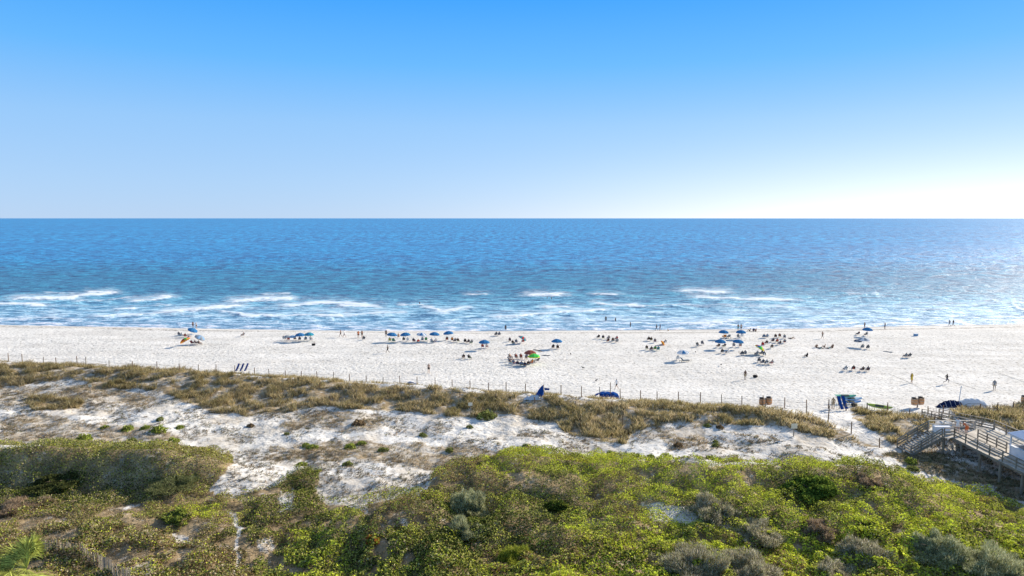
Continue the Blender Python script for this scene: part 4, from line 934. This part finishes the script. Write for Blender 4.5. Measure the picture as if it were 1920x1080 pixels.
# ---- post fences
ROPE = simple('rope', (.25, .22, .18), .9)
def fence(name, pts, hts, lb, cat='fence', group=None, wires=(.35, .75), pickets=0, lean=.08, seed=1, thick=.065, ph=1.1):
    rng = random.Random(seed); P3 = [at_ground(*p) for p in pts]; o0 = P3[0].copy(); o = thing(name, o0, lb, cat, 0, group)
    tops = []
    for i, p in enumerate(P3):
        h = hts if isinstance(hts, (int, float)) else hts[i]; h *= rng.uniform(.9, 1.1)
        bm = bmesh.new(); tp = Vector((rng.uniform(-lean, lean), rng.uniform(-lean, lean), h)); tube(bm, [(0, 0, -.4), tp * .5, tp], [thick, thick, thick * .9], 7)
        q = part('post', tomesh(bm, 'post', WOODD if rng.random() < .7 else WOOD), o); q.location = p - o0; tops.append((p - o0, tp))
    bm = bmesh.new()
    for (a, ta), (b, tb) in zip(tops[:-1], tops[1:]):
        for wv_ in wires:
            s_ = a + ta * wv_; e_ = b + tb * wv_; m_ = (s_ + e_) / 2 - Vector((0, 0, .06)); tube(bm, [s_, m_, e_], .010, 4, False)
    part('wire', tomesh(bm, 'wire', ROPE), o)
    if pickets:
        bm = bmesh.new()
        for (a, ta), (b, tb) in zip(tops[:-1], tops[1:]):
            L = (b - a).length; n = max(2, int(L / pickets))
            for k in range(n):
                t_ = (k + .5) / n; c = a.lerp(b, t_); c.z = T1(c.x + o0.x, c.y + o0.y) - o0.z
                hh = ph * rng.uniform(.88, 1.08); beam(bm, c - Vector((0, 0, .15)), c + Vector((rng.uniform(-.05, .05), rng.uniform(-.05, .05), hh)), .04, .012)
        part('pickets', tomesh(bm, 'pickets', WOOD), o)
    return o
fp = [(-60, 676), (-20, 679), (16, 682), (42, 686), (82, 691), (106, 693), (145, 688), (161, 691), (205, 697), (250, 700), (295, 702), (337, 704), (372, 706), (405, 707), (440, 709), (478, 713), (505, 714), (535, 716), (565, 718), (595, 720), (625, 722), (656, 724), (687, 727), (718, 729), (750, 730), (782, 732), (816, 734), (848, 735), (882, 738), (916, 740), (949, 742), (985, 745), (1018, 747), (1052, 747), (1090, 749), (1125, 752), (1163, 754), (1201, 756), (1232, 759), (1272, 762), (1313, 763), (1353, 766), (1391, 767), (1430, 770), (1471, 773), (1512, 776)]
fence('dune_fence', [(a_, b_ - 3.5) for a_, b_ in fp], 1.75, 'long post and wire fence along the seaward edge of the dune grass', seed=3)
fence('dune_fence', [(600, 728), (669, 740), (728, 742), (790, 745), (862, 744), (930, 748), (1003, 755), (1080, 762), (1146, 764), (1224, 769), (1307, 770), (1349, 772), (1387, 774), (1429, 778)], .75, 'second shorter post fence half buried in the dune grass', seed=4, wires=(.8,))
fence('path_fence', [(1512, 777), (1552, 797), (1596, 814), (1649, 840), (1692, 848)], [1.2, 2.4, 1.4, 1.2, 1.0], 'post and rope fence along the left side of the sandy path', seed=5)
fence('sand_fence', [(1553, 766), (1586, 770), (1625, 771), (1664, 772), (1705, 784), (1752, 794)], 1.25, 'weathered picket sand fence between paddle boards and stairs', pickets=.22, seed=6, ph=.95)
fence('sand_fence', [(1740, 777), (1768, 776), (1837, 771), (1869, 770), (1899, 769), (1960, 766)], 1.2, 'picket sand fence above the grass at the right edge', pickets=.22, seed=7, ph=.9)
fence('sand_fence', [(85, 1040), (110, 1040), (150, 1046), (183, 1064), (222, 1088), (262, 1118)], 1.25, 'slatted wood sand fence beside the fan palm, bottom left', pickets=.11, seed=8, ph=1.15, lean=.18, thick=.04)
# ropes on the sand
for pts, lb in (([(1666, 701), (1690, 711), (1710, 720), (1733, 732)], 'dark court rope stretched over sand at the yellow dress'), ([(1866, 698), (1890, 706), (1930, 720)], 'dark court rope stretched over sand near the right edge'), ([(1758, 706), (1790, 718), (1830, 730)], 'faint court rope between the running person and the right edge')):
    P3 = [at_ground(*p) for p in pts]; bm = bmesh.new(); tube(bm, [p - P3[0] + Vector((0, 0, .06)) for p in P3], .017, 5); o = link('court_rope', tomesh(bm, 'court_rope', ROPE)); o.location = P3[0]; tag(o, lb, 'rope', 'ropes marking a court')
# ---- stacks of blue chairs, boards, boats, tarps
def leaning_stack(px, py, n, dx, lb, deg, grp, sc=.72):
    p = at_ground(px, py)
    for i in range(n):
        q = p + Vector((i * dx, i * .12, 0)); q.z = T1(q.x, q.y) + .10
        lo = lounger(q + Vector((0, 0, .85 * sc)), R(deg), lb % ((['left', 'right'] if n == 2 else ['left', 'middle', 'right'])[i]), grp, 'royal', up=.12, rx=R(60)); lo.scale = (sc * .8, sc, sc)
leaning_stack(448, 697, 3, .72, 'folded blue lounger leaning upright on the sand, %s of three', -28, 'folded loungers at the left dune')
leaning_stack(1572, 768, 2, .66, 'folded blue lounger beside the person in tan, %s of two', 8, 'folded loungers beside the paddle boards', .95)
def board_mesh(L, w_, th, mat, mat2, nm):
    bm = bmesh.new(); n = 18; rings = []
    for i in range(n + 1):
        t_ = i / n; x = (t_ - .5) * L; ww = w_ / 2 * (max(0.004, sin(pi * t_)) ** .55); zz = .22 * (2 * t_ - 1) ** 4
        rings.append([bm.verts.new((x, cos(a) * ww, zz + sin(a) * th / 2 * (sin(pi * t_) ** .5 + .1))) for a in [2 * pi * k / 14 for k in range(14)]])
    for r0, r1 in zip(rings[:-1], rings[1:]):
        for k in range(14): bm.faces.new((r0[k], r0[(k + 1) % 14], r1[(k + 1) % 14], r1[k])).material_index = 1 if k in (0, 6, 7, 13) else 0
    bm.faces.new(rings[0]); bm.faces.new(rings[-1]); return tomesh(bm, nm, [mat, mat2], True)
pal = {n: simple('paint_' + n, c, .35, .08) for n, c in dict(green=(.10, .42, .26), blue=(.10, .25, .50), pale=(.45, .62, .75), navy=(.03, .07, .13), lime=(.50, .60, .06), dark=(.05, .07, .06), white=(.75, .78, .8)).items()}
def board(px, py, dz, deg, c1, c2, lb, L=3.4, rx=0, dy=0):
    p = at_ground(px, py); o = thing('paddle_board', p + Vector((0, dy, dz)), lb, 'paddle board', R(deg), 'boards lying by the path'); o.rotation_euler = (R(rx), 0, R(deg))
    part('hull', board_mesh(L, .78, .16, pal[c1], pal[c2], 'hull'), o)
    bm = bmesh.new(); box(bm, (0, 0, .10), (1.1, .42, .03)); part('deck_pad', tomesh(bm, 'deck_pad', pal['dark' if c1 != 'navy' else 'pale']), o)
    bm = bmesh.new(); tube(bm, [(-L / 2 + .3, 0, -.05), (-L / 2 + .22, 0, -.22), (-L / 2 + .14, 0, -.24)], [.03, .02, .008], 5); part('fin', tomesh(bm, 'fin', pal['dark']), o)
board(1594, 758, .35, 4, 'blue', 'pale', 'blue paddle board at the bottom of the stack', rx=20)
board(1597, 757, .66, 0, 'pale', 'blue', 'pale blue paddle board in the middle of the stack', rx=22, dy=.3)
board(1588, 757, .98, -3, 'green', 'pale', 'green paddle board lying on top of the stack', rx=22, dy=.6, L=3.2)
board(1649, 768, .45, -38, 'lime', 'dark', 'yellow green paddle board with dark edge leaning on the picket fence', rx=30)
def drape(name, L, Wd, hf, mat, seed, nx=40, ny=24):
    bm = bmesh.new(); g = []
    for i in range(nx + 1):
        r_ = []
        for j in range(ny + 1):
            x = (i / nx - .5) * L; y = (j / ny - .5) * Wd
            fold = .07 * (vnoise(np.array([x * 5 + seed]), np.array([y * 2.2]), seed)[0] - .5) + .05 * sin(x * 9 + y * 3 + seed)
            z = hf(2 * x / L, 2 * y / Wd); r_.append(bm.verts.new((x + fold * .3, y + fold * .4, max(-.15, z + fold * (1 if z > .05 else 0)))))
        g.append(r_)
    for i in range(nx):
        for j in range(ny): bm.faces.new((g[i][j], g[i + 1][j], g[i + 1][j + 1], g[i][j + 1]))
    return tomesh(bm, name, mat, True)
dome = lambda a, h, p=2: (lambda u_, v_: h * max(-.1, 1 - abs(u_) ** p - abs(v_) ** a))
o = thing('covered_boat', at_ground(1783, 762), 'narrow boat under a dark navy cover with a leaning white mast', 'boat', R(7))
part('cover', drape('cover', 4.6, 1.6, lambda u_, v_: .85 * (1 - abs(u_) ** 2.2) * max(-.2, 1 - (abs(v_) / (.25 + .75 * (1 - abs(u_) ** 2))) ** 2), FAB['navy'], 3), o)
bm = bmesh.new(); tube(bm, [(1.15, 0, .2), (1.5, .1, 2.9)], .055, 8); part('mast', tomesh(bm, 'mast', WHITE), o)
bm = bmesh.new()
for k in range(6): tube(bm, [(-1.9 + k * .72, -.75, .02), (-1.9 + k * .72, -.4, .62 * (1 - abs((-1.9 + k * .72) / 2.4) ** 2) + .08), (-1.75 + k * .72, 0, .9 * (1 - abs((-1.9 + k * .72) / 2.4) ** 2) + .06)], .025, 5)
part('lashing', tomesh(bm, 'lashing', FAB['white']), o)
o = thing('covered_boat', at_ground(1824, 762), 'boat under a pale bluish white tarp right of the navy boat', 'boat', R(-12))
part('tarp', drape('tarp', 4.2, 2.0, dome(2, 1.15, 3), FAB['white'], 9), o)
bm = bmesh.new(); tube(bm, [(-1.9, -.9, .05), (-.9, -.7, .55), (.6, -.72, .62), (1.9, -.85, .05)], .025, 5); part('rope', tomesh(bm, 'rope', ROPE), o)
# blue canopy sagging over posts
o = thing('beach_canopy', at_ground(1142, 752), 'large blue cloth canopy sagging over posts behind the dune fence', 'canopy', 0)
def archz(x):
    a = (x + .25) / 1.75
    return 1.28 - .9 * max(0, abs(a) - .45) ** 1.5 if x < 1.3 else 1.28 - .9 * (.886 - .45) ** 1.5 - (x - 1.3) * 3.4
bm = bmesh.new(); g = []
for i in range(49):
    x = -2.1 + i * .082; x = min(x, 1.66)
    g.append([bm.verts.new((x if x < 1.5 else 1.5 + (x - 1.5) * .6, y_, max(.1, archz(x) - .18 * abs(y_) ** 2 - (.35 if x < -1.45 else 0) * 0 + .05 * sin(x * 7 + y_ * 5)) - (.42 if (j in (0, 8)) and x > -1.4 else 0))) for j, y_ in enumerate(np.linspace(-.75, .75, 9) * (1 if x > -1.2 else .45))])
for i in range(48):
    if i < 46:
        for j in range(8): bm.faces.new((g[i][j], g[i + 1][j], g[i + 1][j + 1], g[i][j + 1]))
bmesh.ops.remove_doubles(bm, verts=bm.verts, dist=.004); part('cloth', tomesh(bm, 'cloth', FAB['royal'], True), o)
for x_, y_, h_ in ((.1, -.5, 2.9), (-1.15, .3, 1.15), (1.2, .3, 1.1)):
    bm = bmesh.new(); tube(bm, [(x_, y_, -.3), (x_, y_, h_)], .05, 7); part('post', tomesh(bm, 'post', WOODD), o)
bm = bmesh.new(); tube(bm, [(-1.1, -.2, .0), (-1.1, -.2, .5), (-1.1, -.2, .95)], [.2, .24, .1], 10); part('rolled_mat', tomesh(bm, 'rolled_mat', CLO['tan'], True), o)
# blue cloth over a frame
o = thing('cloth_frame', at_ground(1017, 747), 'blue cloth hanging from a tripod frame behind the centre dune fence', 'canopy', 0)
bm = bmesh.new()
for a in (0, 2.1, 4.2): tube(bm, [(cos(a) * .55, sin(a) * .55, -.1), (0, 0, 1.75)], .03, 6)
tube(bm, [(0, 0, 1.5), (.95, 0, 1.42)], .03, 6); part('frame', tomesh(bm, 'frame', WOODD), o)
bm = bmesh.new(); prof = [(.02, 1.80), (.16, 1.55), (.34, 1.1), (.42, .65), (.48, .35)]; R3 = []
for r_, z_ in prof: R3.append([bm.verts.new((cos(a) * r_ * (1 + .22 * sin(5 * a)) - (1.75 - z_) * .28, sin(a) * r_ * (1 + .22 * sin(5 * a)), z_ + .08 * sin(3 * a))) for a in [2 * pi * k / 20 for k in range(20)]])
for r0, r1 in zip(R3[:-1], R3[1:]):
    for k in range(20): bm.faces.new((r0[k], r0[(k + 1) % 20], r1[(k + 1) % 20], r1[k]))
part('cloth', tomesh(bm, 'cloth', FAB['royal'], True), o)
bm = bmesh.new(); box(bm, (.62, 0, 1.32), (.7, .3, .22)); bmesh.ops.subdivide_edges(bm, edges=bm.edges[:], cuts=2); part('flap', tomesh(bm, 'flap', FAB['royal']), o)
o = link('ground_tarp', drape('ground_tarp', 3.0, 1.4, dome(2, .45), FAB['white'], 5)); o.location = at_ground(1003, 747); tag(o, 'pale crumpled tarp on the sand left of the hanging blue cloth', 'tarp')
# pop-up tent
o = thing('beach_tent', at_ground(771, 728), 'small white beach tent with dark blue trim behind the dune fence', 'tent', R(12))
def shell(r0, r1, h, a0, a1, mat, nm):
    bm = bmesh.new(); n = 16; q = []
    for i in range(n + 1):
        a = a0 + (a1 - a0) * i / n; q.append([bm.verts.new((cos(b) * r0, cos(a) * sin(b) * r1 - .1, sin(a) * sin(b) * h)) for b in [pi * k / 16 for k in range(17)]])
    for i in range(n):
        for k in range(16): bm.faces.new((q[i][k], q[i + 1][k], q[i + 1][k + 1], q[i][k + 1]))
    bmesh.ops.remove_doubles(bm, verts=bm.verts, dist=.002); return tomesh(bm, nm, mat, True)
part('shell', shell(.95, .8, 1.15, R(15), R(120), FAB['white'], 'shell'), o)
bm = bmesh.new(); tube(bm, [(cos(b) * .96, cos(R(118)) * sin(b) * .8 - .1, sin(R(118)) * sin(b) * 1.17) for b in [pi * k / 16 for k in range(17)]], .06, 6); part('trim', tomesh(bm, 'trim', FAB['royal']), o)
bm = bmesh.new(); tube(bm, [(cos(b) * .96, cos(R(62)) * sin(b) * .8 - .1, sin(R(62)) * sin(b) * 1.17) for b in [pi * k / 16 for k in range(17)]], .05, 6); part('trim', tomesh(bm, 'trim', FAB['royal']), o)
# ================================================================== boardwalk
ZD = 3.6
DX, DY = .4, -2.2
o = thing('boardwalk', (50 + DX, 70 + DY, 0), 'weathered grey wooden boardwalk with stairs and rails at right', 'boardwalk'); O = Vector((50, 70, 0)); BWK = o
BW = simple('boardwalk_wood', (.52, .47, .39), .9, .3, 1.3); BWD = simple('boardwalk_rail_wood', (.26, .22, .17), .9, .3, 1.3)
def bmx(f, nm, mat=BW, par=None):
    bm = bmesh.new(); f(bm); return part(nm, tomesh(bm, nm, mat), par or o)
rb = random.Random(4)
def planks_y(bm, x0, x1, y0, y1, z=ZD, z1=None):
    y = y0; z1 = z if z1 is None else z1
    while y < y1:
        zz = z + (z1 - z) * (y - y0) / (y1 - y0); box(bm, ((x0 + x1) / 2 + rb.uniform(-.02, .02) - O.x, y + .07 - O.y, zz - .02 + rb.uniform(-.004, .004)), (x1 - x0, .135, .04)); y += .15
bmx(lambda b: planks_y(b, 48.9, 51.3, 40, 76.3), 'deck')
bmx(lambda b: planks_y(b, 47.75, 55.6, 76.3, 79.3), 'landing_deck')
bmx(lambda b: planks_y(b, 51.45, 55.6, 64, 76.3), 'side_deck')
bmx(lambda b: planks_y(b, 53.3, 55.5, 79.3, 89.5, ZD, 2.05), 'ramp_deck')
def joists(bm):
    for x_ in (48.95, 50.1, 51.3, 53.4, 55.5): beam(bm, (x_ - O.x, (40 if x_ < 52 else 64) - O.y, ZD - .17), (x_ - O.x, 79.2 - O.y, ZD - .17), .06, .25)
    for x_ in (53.35, 55.45): beam(bm, (x_ - O.x, 79.3 - O.y, ZD - .17), (x_ - O.x, 89.4 - O.y, 2.05 - .17), .06, .25)
bmx(joists, 'joists', BWD)
for x_ in (48.95, 51.3):
    for y_ in np.arange(42, 79, 3.0):
        g_ = T1(x_ + DX, y_ + DY); bmx(lambda b: tube(b, [(x_ - O.x, y_ - O.y, g_ - .4), (x_ - O.x, y_ - O.y, ZD - .3)], .13, 8), 'pile', BWD)
for x_, y_ in ((53.4, 66), (55.5, 66), (53.4, 72), (55.5, 72), (53.4, 79), (55.5, 79), (53.4, 84), (55.5, 84), (47.85, 76.4), (47.85, 79.2)):
    g_ = T1(x_ + DX, y_ + DY); zt = ZD - .3 if y_ < 80 else 2.6; bmx(lambda b: tube(b, [(x_ - O.x, y_ - O.y, g_ - .4), (x_ - O.x, y_ - O.y, zt)], .12, 8), 'pile', BWD)
def railing(a, b, n, nm='railing', h=1.05, mat=BWD, skirt=False):
    a = Vector(a) - O; b = Vector(b) - O
    def f(bm):
        for i in range(n + 1):
            c = a.lerp(b, i / n); beam(bm, c - Vector((0, 0, .25)), c + Vector((0, 0, h)), .10, .10)
        for zz in (.35, .68): beam(bm, a + Vector((0, 0, zz)), b + Vector((0, 0, zz)), .04, .13)
        beam(bm, a + Vector((0, 0, h + .03)), b + Vector((0, 0, h + .03)), .16, .05)
        if skirt: beam(bm, a + Vector((0, 0, -.12)), b + Vector((0, 0, -.12)), .05, .5)
    return bmx(f, nm, mat)
railing((48.98, 76.3, ZD), (48.98, 52, ZD), 13); railing((51.37, 76.0, ZD), (51.37, 71.6, ZD), 3); railing((51.37, 63.8, ZD), (51.37, 46, ZD), 8)
railing((47.85, 79.25, ZD), (53.2, 79.25, ZD), 3, mat=BW); railing((48.98, 76.35, ZD), (47.85, 76.35, ZD), 1)
railing((53.3, 79.3, ZD), (53.3, 89.5, 2.05), 5, skirt=True); railing((55.55, 64.3, ZD), (55.55, 79.3, ZD), 8); railing((55.55, 79.4, ZD), (55.55, 89.5, 2.05), 5, skirt=True)
# stairs
xs0, xs1 = 47.7, 44.3; gz = T1(44.3 + DX, 77.8 + DY) + .05; NS = 11
stair = bmx(lambda b: [beam(b, (xs0 - O.x, y_ - O.y, ZD - .15), (xs1 - O.x, y_ - O.y, gz - .05), .06, .28) for y_ in (76.5, 79.1)] + [beam(b, (xs1 + .3 - O.x, 76.5 - O.y, gz + .05), (xs1 + .3 - O.x, 79.1 - O.y, gz + .05), .06, .1)], 'stairs', BWD)
for i in range(NS):
    t_ = (i + .5) / NS; x_ = xs0 + (xs1 - xs0) * t_; z_ = ZD + (gz - ZD) * (i + 1) / (NS + 1)
    bmx(lambda b: box(b, (x_ - O.x, 77.8 - O.y, z_), (.27, 2.5, .045)), 'step', BW, stair)
for y_ in (76.45, 79.15):
    def f(bm):
        a = Vector((xs0, y_, ZD)) - O; b = Vector((xs1, y_, gz)) - O
        for i in range(4): c = a.lerp(b, i / 3); beam(bm, c - Vector((0, 0, .5)), c + Vector((0, 0, 1.0)), .10, .10)
        for zz in (.4, .72): beam(bm, a + Vector((0, 0, zz)), b + Vector((0, 0, zz)), .04, .13)
        beam(bm, a + Vector((0, 0, 1.03)), b + Vector((0, 0, 1.03)), .16, .05)
    bmx(f, 'handrail', BWD, stair)
# kiosk
o = thing('kiosk', (52.55 + DX, 68.0 + DY, ZD), 'white wooden kiosk with dark window opening and blue grey metal roof', 'kiosk'); O = Vector((53, 68.2, ZD))
WHW = simple('white_boards', (.74, .76, .80), .6, .08, 2); ROOF = simple('blue_grey_metal', (.40, .48, .60), .35, .1, 2, .5)
def walls(bm):
    for x_ in (51.6, 54.4): box(bm, (x_ - O.x, 68.2 - O.y, .55), (.06, 5.4, 1.1)); box(bm, (x_ - O.x, 68.2 - O.y, 2.12), (.06, 5.4, .24))
    for y_ in (65.53, 70.87): box(bm, (53 - O.x, y_ - O.y, .55), (2.72, .06, 1.1)); box(bm, (53 - O.x, y_ - O.y, 2.12), (2.72, .06, .24))
bmx(walls, 'wall', WHW)
for x_ in (51.6, 54.4):
    for y_ in (65.5, 68.2, 70.9): bmx(lambda b: box(b, (x_ - O.x + (.04 if x_ > 53 else -.04), y_ - O.y, 1.14), (.12, .12, 2.26)), 'corner_post', WHW)
bmx(lambda b: box(b, (0, 0, .06), (2.5, 5.1, .1)), 'counter_floor', WOODD); bmx(lambda b: box(b, (.2, 0, 1.2), (.1, 5.0, 2.1)), 'shade_sheet', DARK)  # black sheet puts the interior's shade behind the window opening
bmx(lambda b: box(b, (-1.5, 0, 1.13), (.34, 5.2, .05)), 'counter', WHW)
def roof(bm):
    n = 44
    for i in range(n):
        y_ = -2.95 + 5.9 * i / n; v0 = Vector((-1.72, y_, 2.30)); v1 = Vector((1.72, y_, 2.85)); beam(bm, v0 + Vector((0, .07, 0)), v1 + Vector((0, .07, 0)), .142, .03 if i % 2 else .07)
bmx(roof, 'roof', ROOF)
# white storage box and the two people on the landing
o = thing('storage_box', (48.9 + DX, 78.55 + DY, ZD), 'white storage box on the landing beside the top of the stairs', 'box'); O = Vector((48.9, 78.55, ZD))
bmx(lambda b: box(b, (0, 0, .30), (1.7, .6, .58)), 'body', WHITE); bmx(lambda b: box(b, (0, 0, .63), (1.76, .66, .07)), 'lid', WHITE)
person(50.6 + DX, 78.3 + DY, ZD, 'stand', R(160), 'white shirt+white trunks', 'person in white shirt standing on the boardwalk landing', skin=0, hair='dark', scale=1.0)
person(51.2 + DX, 77.7 + DY, ZD, 'bend', R(100), 'orange dress', 'person in orange bending forward on the boardwalk landing', skin=0, hair='brown')
# ================================================================== bushes
SM = [((.46, .52, .10), (.24, .28, .06), (.09, .11, .03)), ((.34, .37, .11), (.20, .22, .07), (.09, .10, .035)), ((.34, .24, .13), (.18, .13, .08), (.09, .07, .04))]
SB = []
for v_ in range(6):
    pl = SM[0 if v_ < 3 else 1 if v_ < 5 else 2]; SB.append((bush_mesh('foliage', .55, .42, 520, pl, (1, .8, .35), 40 + v_, size=.075), stems_mesh('stems', .55, .42, 5, 60 + v_)))
SB_LIST = [(198, 803, 0, 1.1), (239, 806, 0, 1.5), (273, 804, 0, 1.2), (297, 809, 0, 1.9), (300, 788, 3, 1.1), (337, 803, 0, 1.1), (160, 826, 1, 2.0), (324, 831, 1, 1.6), (247, 828, 3, 1.1), (586, 841, 1, 1.3), (574, 837, 2, 1.1), (656, 841, 1, 1.6), (678, 833, 0, 1.1), (718, 846, 3, 1.2), (793, 818, 3, 1.1), (843, 846, 4, 1.1), (566, 873, 1, 1.1), (652, 872, 4, 1.1), (538, 815, 4, .8), (673, 797, 5, 2.0), (912, 784, 4, 2.6), (1004, 849, 3, 1.1), (986, 838, 3, .9), (1145, 853, 1, 1.2), (1195, 857, 3, .9), (1221, 858, 0, 1.0), (1272, 836, 5, 1.2), (1342, 837, 3, 1.1), (1341, 829, 4, .7), (1331, 863, 0, 1.3), (1346, 866, 1, 1.2), (1375, 864, 3, 1.0), (1423, 872, 3, 1.1), (1306, 872, 4, 1.2), (1447, 874, 3, 1.0), (1475, 879, 1, 1.0), (1556, 876, 3, 1.1), (1582, 874, 4, .8), (1602, 877, 0, 1.2), (1710, 868, 1, 1.4), (1712, 882, 3, 1.2), (1178, 812, 5, 1.1), (1350, 803, 5, 1.1), (1326, 800, 4, 1.0), (880, 802, 4, 1.0), (470, 800, 5, 1.1)]
ordn = lambda i: ['first', 'second', 'third', 'fourth', 'fifth', 'sixth', 'seventh', 'eighth', 'ninth', 'tenth', 'eleventh', 'twelfth', 'thirteenth', 'fourteenth', 'fifteenth', 'sixteenth', 'seventeenth', 'eighteenth'][i]
cnt = {}
for px, py, v_, sc in sorted(SB_LIST):
    kind = 'bright green' if v_ < 3 else 'dull olive' if v_ < 5 else 'brown'
    zone = 'left' if px < 640 else 'middle' if px < 1280 else 'right'; i = cnt.get((kind, zone), 0); cnt[(kind, zone)] = i + 1
    o = thing('small_bush', at_ground(px, py), '%s %s bush from left on white sand, %s third of the photo' % (ordn(i), kind, zone), 'bush', prs.random() * 6, 'small bushes on the white dune sand')
    o.scale = (sc, sc * .9, sc * .85); part('foliage', SB[v_][0], o); part('stems', SB[v_][1], o)
GREY = ((.62, .56, .42), (.44, .39, .27), (.25, .22, .13), (.38, .38, .19)); FEA = ((.42, .44, .24), (.26, .28, .13), (.56, .55, .34)); BRN = ((.40, .29, .18), (.24, .17, .11), (.50, .38, .25))
BIG = [(1310, 1074, 2.7, 1.7, GREY, 15000, 'largest grey twiggy shrub at the bottom edge, right of centre'), (1405, 1085, 2.4, 1.5, GREY, 12000, 'grey tan twiggy shrub at the bottom edge, right of the largest one'), (1340, 965, 2.0, 1.25, GREY, 9000, 'grey brown twiggy shrub right of the bare sand hollow'), (1425, 1012, 2.0, 1.3, GREY, 9000, 'grey brown twiggy shrub below the one by the sand hollow'),
       (1760, 1040, 2.2, 1.4, FEA, 12000, 'grey green feathery shrub, left of the pair at bottom right'), (1850, 1072, 2.6, 1.6, FEA, 15000, 'grey green feathery shrub, right of the pair at bottom right'), (1530, 1002, 1.5, .9, BRN, 5000, 'brown twiggy shrub among bright green cover at right'), (1620, 1046, 1.5, 1.0, GREY, 6000, 'grey twiggy shrub left of the feathery pair'), (1560, 1085, 1.5, 1.0, GREY, 6000, 'grey twiggy shrub at the bottom edge below the brown one'),
       (880, 960, 2.0, 1.7, FEA, 12000, 'tall grey green feathery shrub left of centre'), (870, 1005, 1.7, 1.2, FEA, 8000, 'dark feathery shrub below the tall grey green one'), (1625, 912, 1.2, .8, BRN, 4500, 'dark brown dry shrub at the upper edge of the green cover'), (1630, 1000, 1.0, .8, ((.05, .07, .03), (.10, .12, .05)), 4000, 'dark green round shrub in bright green cover at right'), (1520, 925, 2.2, 1.2, ((.16, .24, .04), (.06, .10, .02), (.25, .32, .05)), 9000, 'dark green leafy shrub along the upper edge of the cover'),
       (330, 975, 1.4, .8, SM[0], 6000, 'leafy green shrub left of the bare sand trail'), (120, 905, 2.6, .8, ((.15, .17, .05), (.09, .10, .035), (.05, .055, .02)), 9000, 'dark olive shrub on the shaded face of the left mound'), (330, 905, 2.4, .6, ((.27, .28, .13), (.16, .18, .07)), 6000, 'pale olive shrub on the shaded face of the left mound'), (965, 1055, 1.2, .9, ((.40, .42, .06), (.28, .32, .05)), 5000, 'bright yellow green bush at the bottom near the centre'), (700, 1020, .5, .5, ((.30, .36, .04), (.40, .10, .04)), 900, 'small yellow and red leafed bush in the lower middle'), (1045, 955, .9, .7, ((.25, .3, .05), (.06, .08, .02)), 3500, 'round green bush casting a dark hollow near the centre'), (40, 960, 2.2, .8, BRN, 8000, 'brown dry shrub below the dark side of the left mound')]
for i, (px, py, rx, rz, pl, n, lb) in enumerate(BIG):
    rz *= .82; n = int(n * 1.5)
    g_ = at_ground(px, py); o = thing('shrub', g_ + Vector((0, 0, .1)), lb, 'shrub', i * 1.3, 'large single shrubs in the near scrub')
    leafy = i == 15 or pl in (SM[0], SM[1]) or (len(pl) and pl[0][1] > pl[0][0] * 1.12 and pl is not FEA)
    part('foliage', bush_mesh('foliage', rx, rz, n, pl, (1,) * len(pl), 80 + i, slim=not leafy, size=.10 if leafy else .11, lump=.7), o); part('stems', stems_mesh('stems', rx, rz, 9, 90 + i), o)
# ================================================================== fan palm
ZC = 4.7; pc = at_z(50, 1066, ZC); gz = T1(pc.x, pc.y); o = thing('fan_palm', (pc.x, pc.y, gz), 'yellow green fan palm crown cut by the bottom left corner', 'palm')
bm = bmesh.new(); tube(bm, [(0, 0, -.3), (.05, 0, 1), (0, 0, ZC - gz)], [.24, .19, .17], 12)
for k in range(26): a = k * 2.4; z_ = .2 + k * (3.6 - gz) / 26; tube(bm, [(cos(a) * .16, sin(a) * .16, z_), (cos(a) * .30, sin(a) * .30, z_ + .22)], [.07, .02], 5)
part('trunk', tomesh(bm, 'trunk', BARK), o)
rng = np.random.default_rng(3)
for k in range(72):
    el = -.35 + 1.85 * ((k * .618) % 1); az = k * 2.399; d = Vector((cos(az) * cos(el), sin(az) * cos(el), sin(el))); Ls = .7 + .75 * rng.random()
    base = Vector((0, 0, ZC - gz)); hub = base + d * Ls; s_ = d.cross(Vector((0, 0, 1))).normalized() if abs(d.z) < .98 else Vector((1, 0, 0)); u_ = s_.cross(d)
    vs, fc_ = [], []
    w0 = .018; vs += [base - s_ * w0, base + s_ * w0, hub + s_ * w0, hub - s_ * w0]; fc_.append((0, 1, 2, 3))
    nl = 13
    for i in range(nl):
        a = (i / (nl - 1) - .5) * 2 * 1.45; ld = (d * cos(a) + s_ * sin(a) + u_ * .12 * cos(a * 2)).normalized(); L = (1.25 - .22 * abs(a)) * rng.uniform(.9, 1.08)
        wv_ = ld.cross(u_).normalized() * .03; m_ = hub + ld * L * .55 - Vector((0, 0, .03)); e_ = hub + ld * L - Vector((0, 0, .10 + .30 * rng.random())); j = len(vs)
        vs += [hub - wv_ * .4, hub + wv_ * .4, m_ + wv_, m_ - wv_, e_ + wv_ * .08, e_ - wv_ * .08]; fc_ += [(j, j + 1, j + 2, j + 3), (j + 3, j + 2, j + 4, j + 5)]
    dead = el < -.25; c0 = np.array((.60, .45, .24) if dead and rng.random() < .6 else (.62, .66, .16)); c1 = c0 * rng.uniform(.4, 1.15)
    part('frond', np_mesh('frond', [v[:] for v in vs], fc_, TWIG, False, {'tint': ('FACE', np.tile(c1, (len(fc_), 1)) * np.concatenate([[1.], np.repeat(rng.uniform(.25, 1.35, nl), 2)])[:, None])}), o)
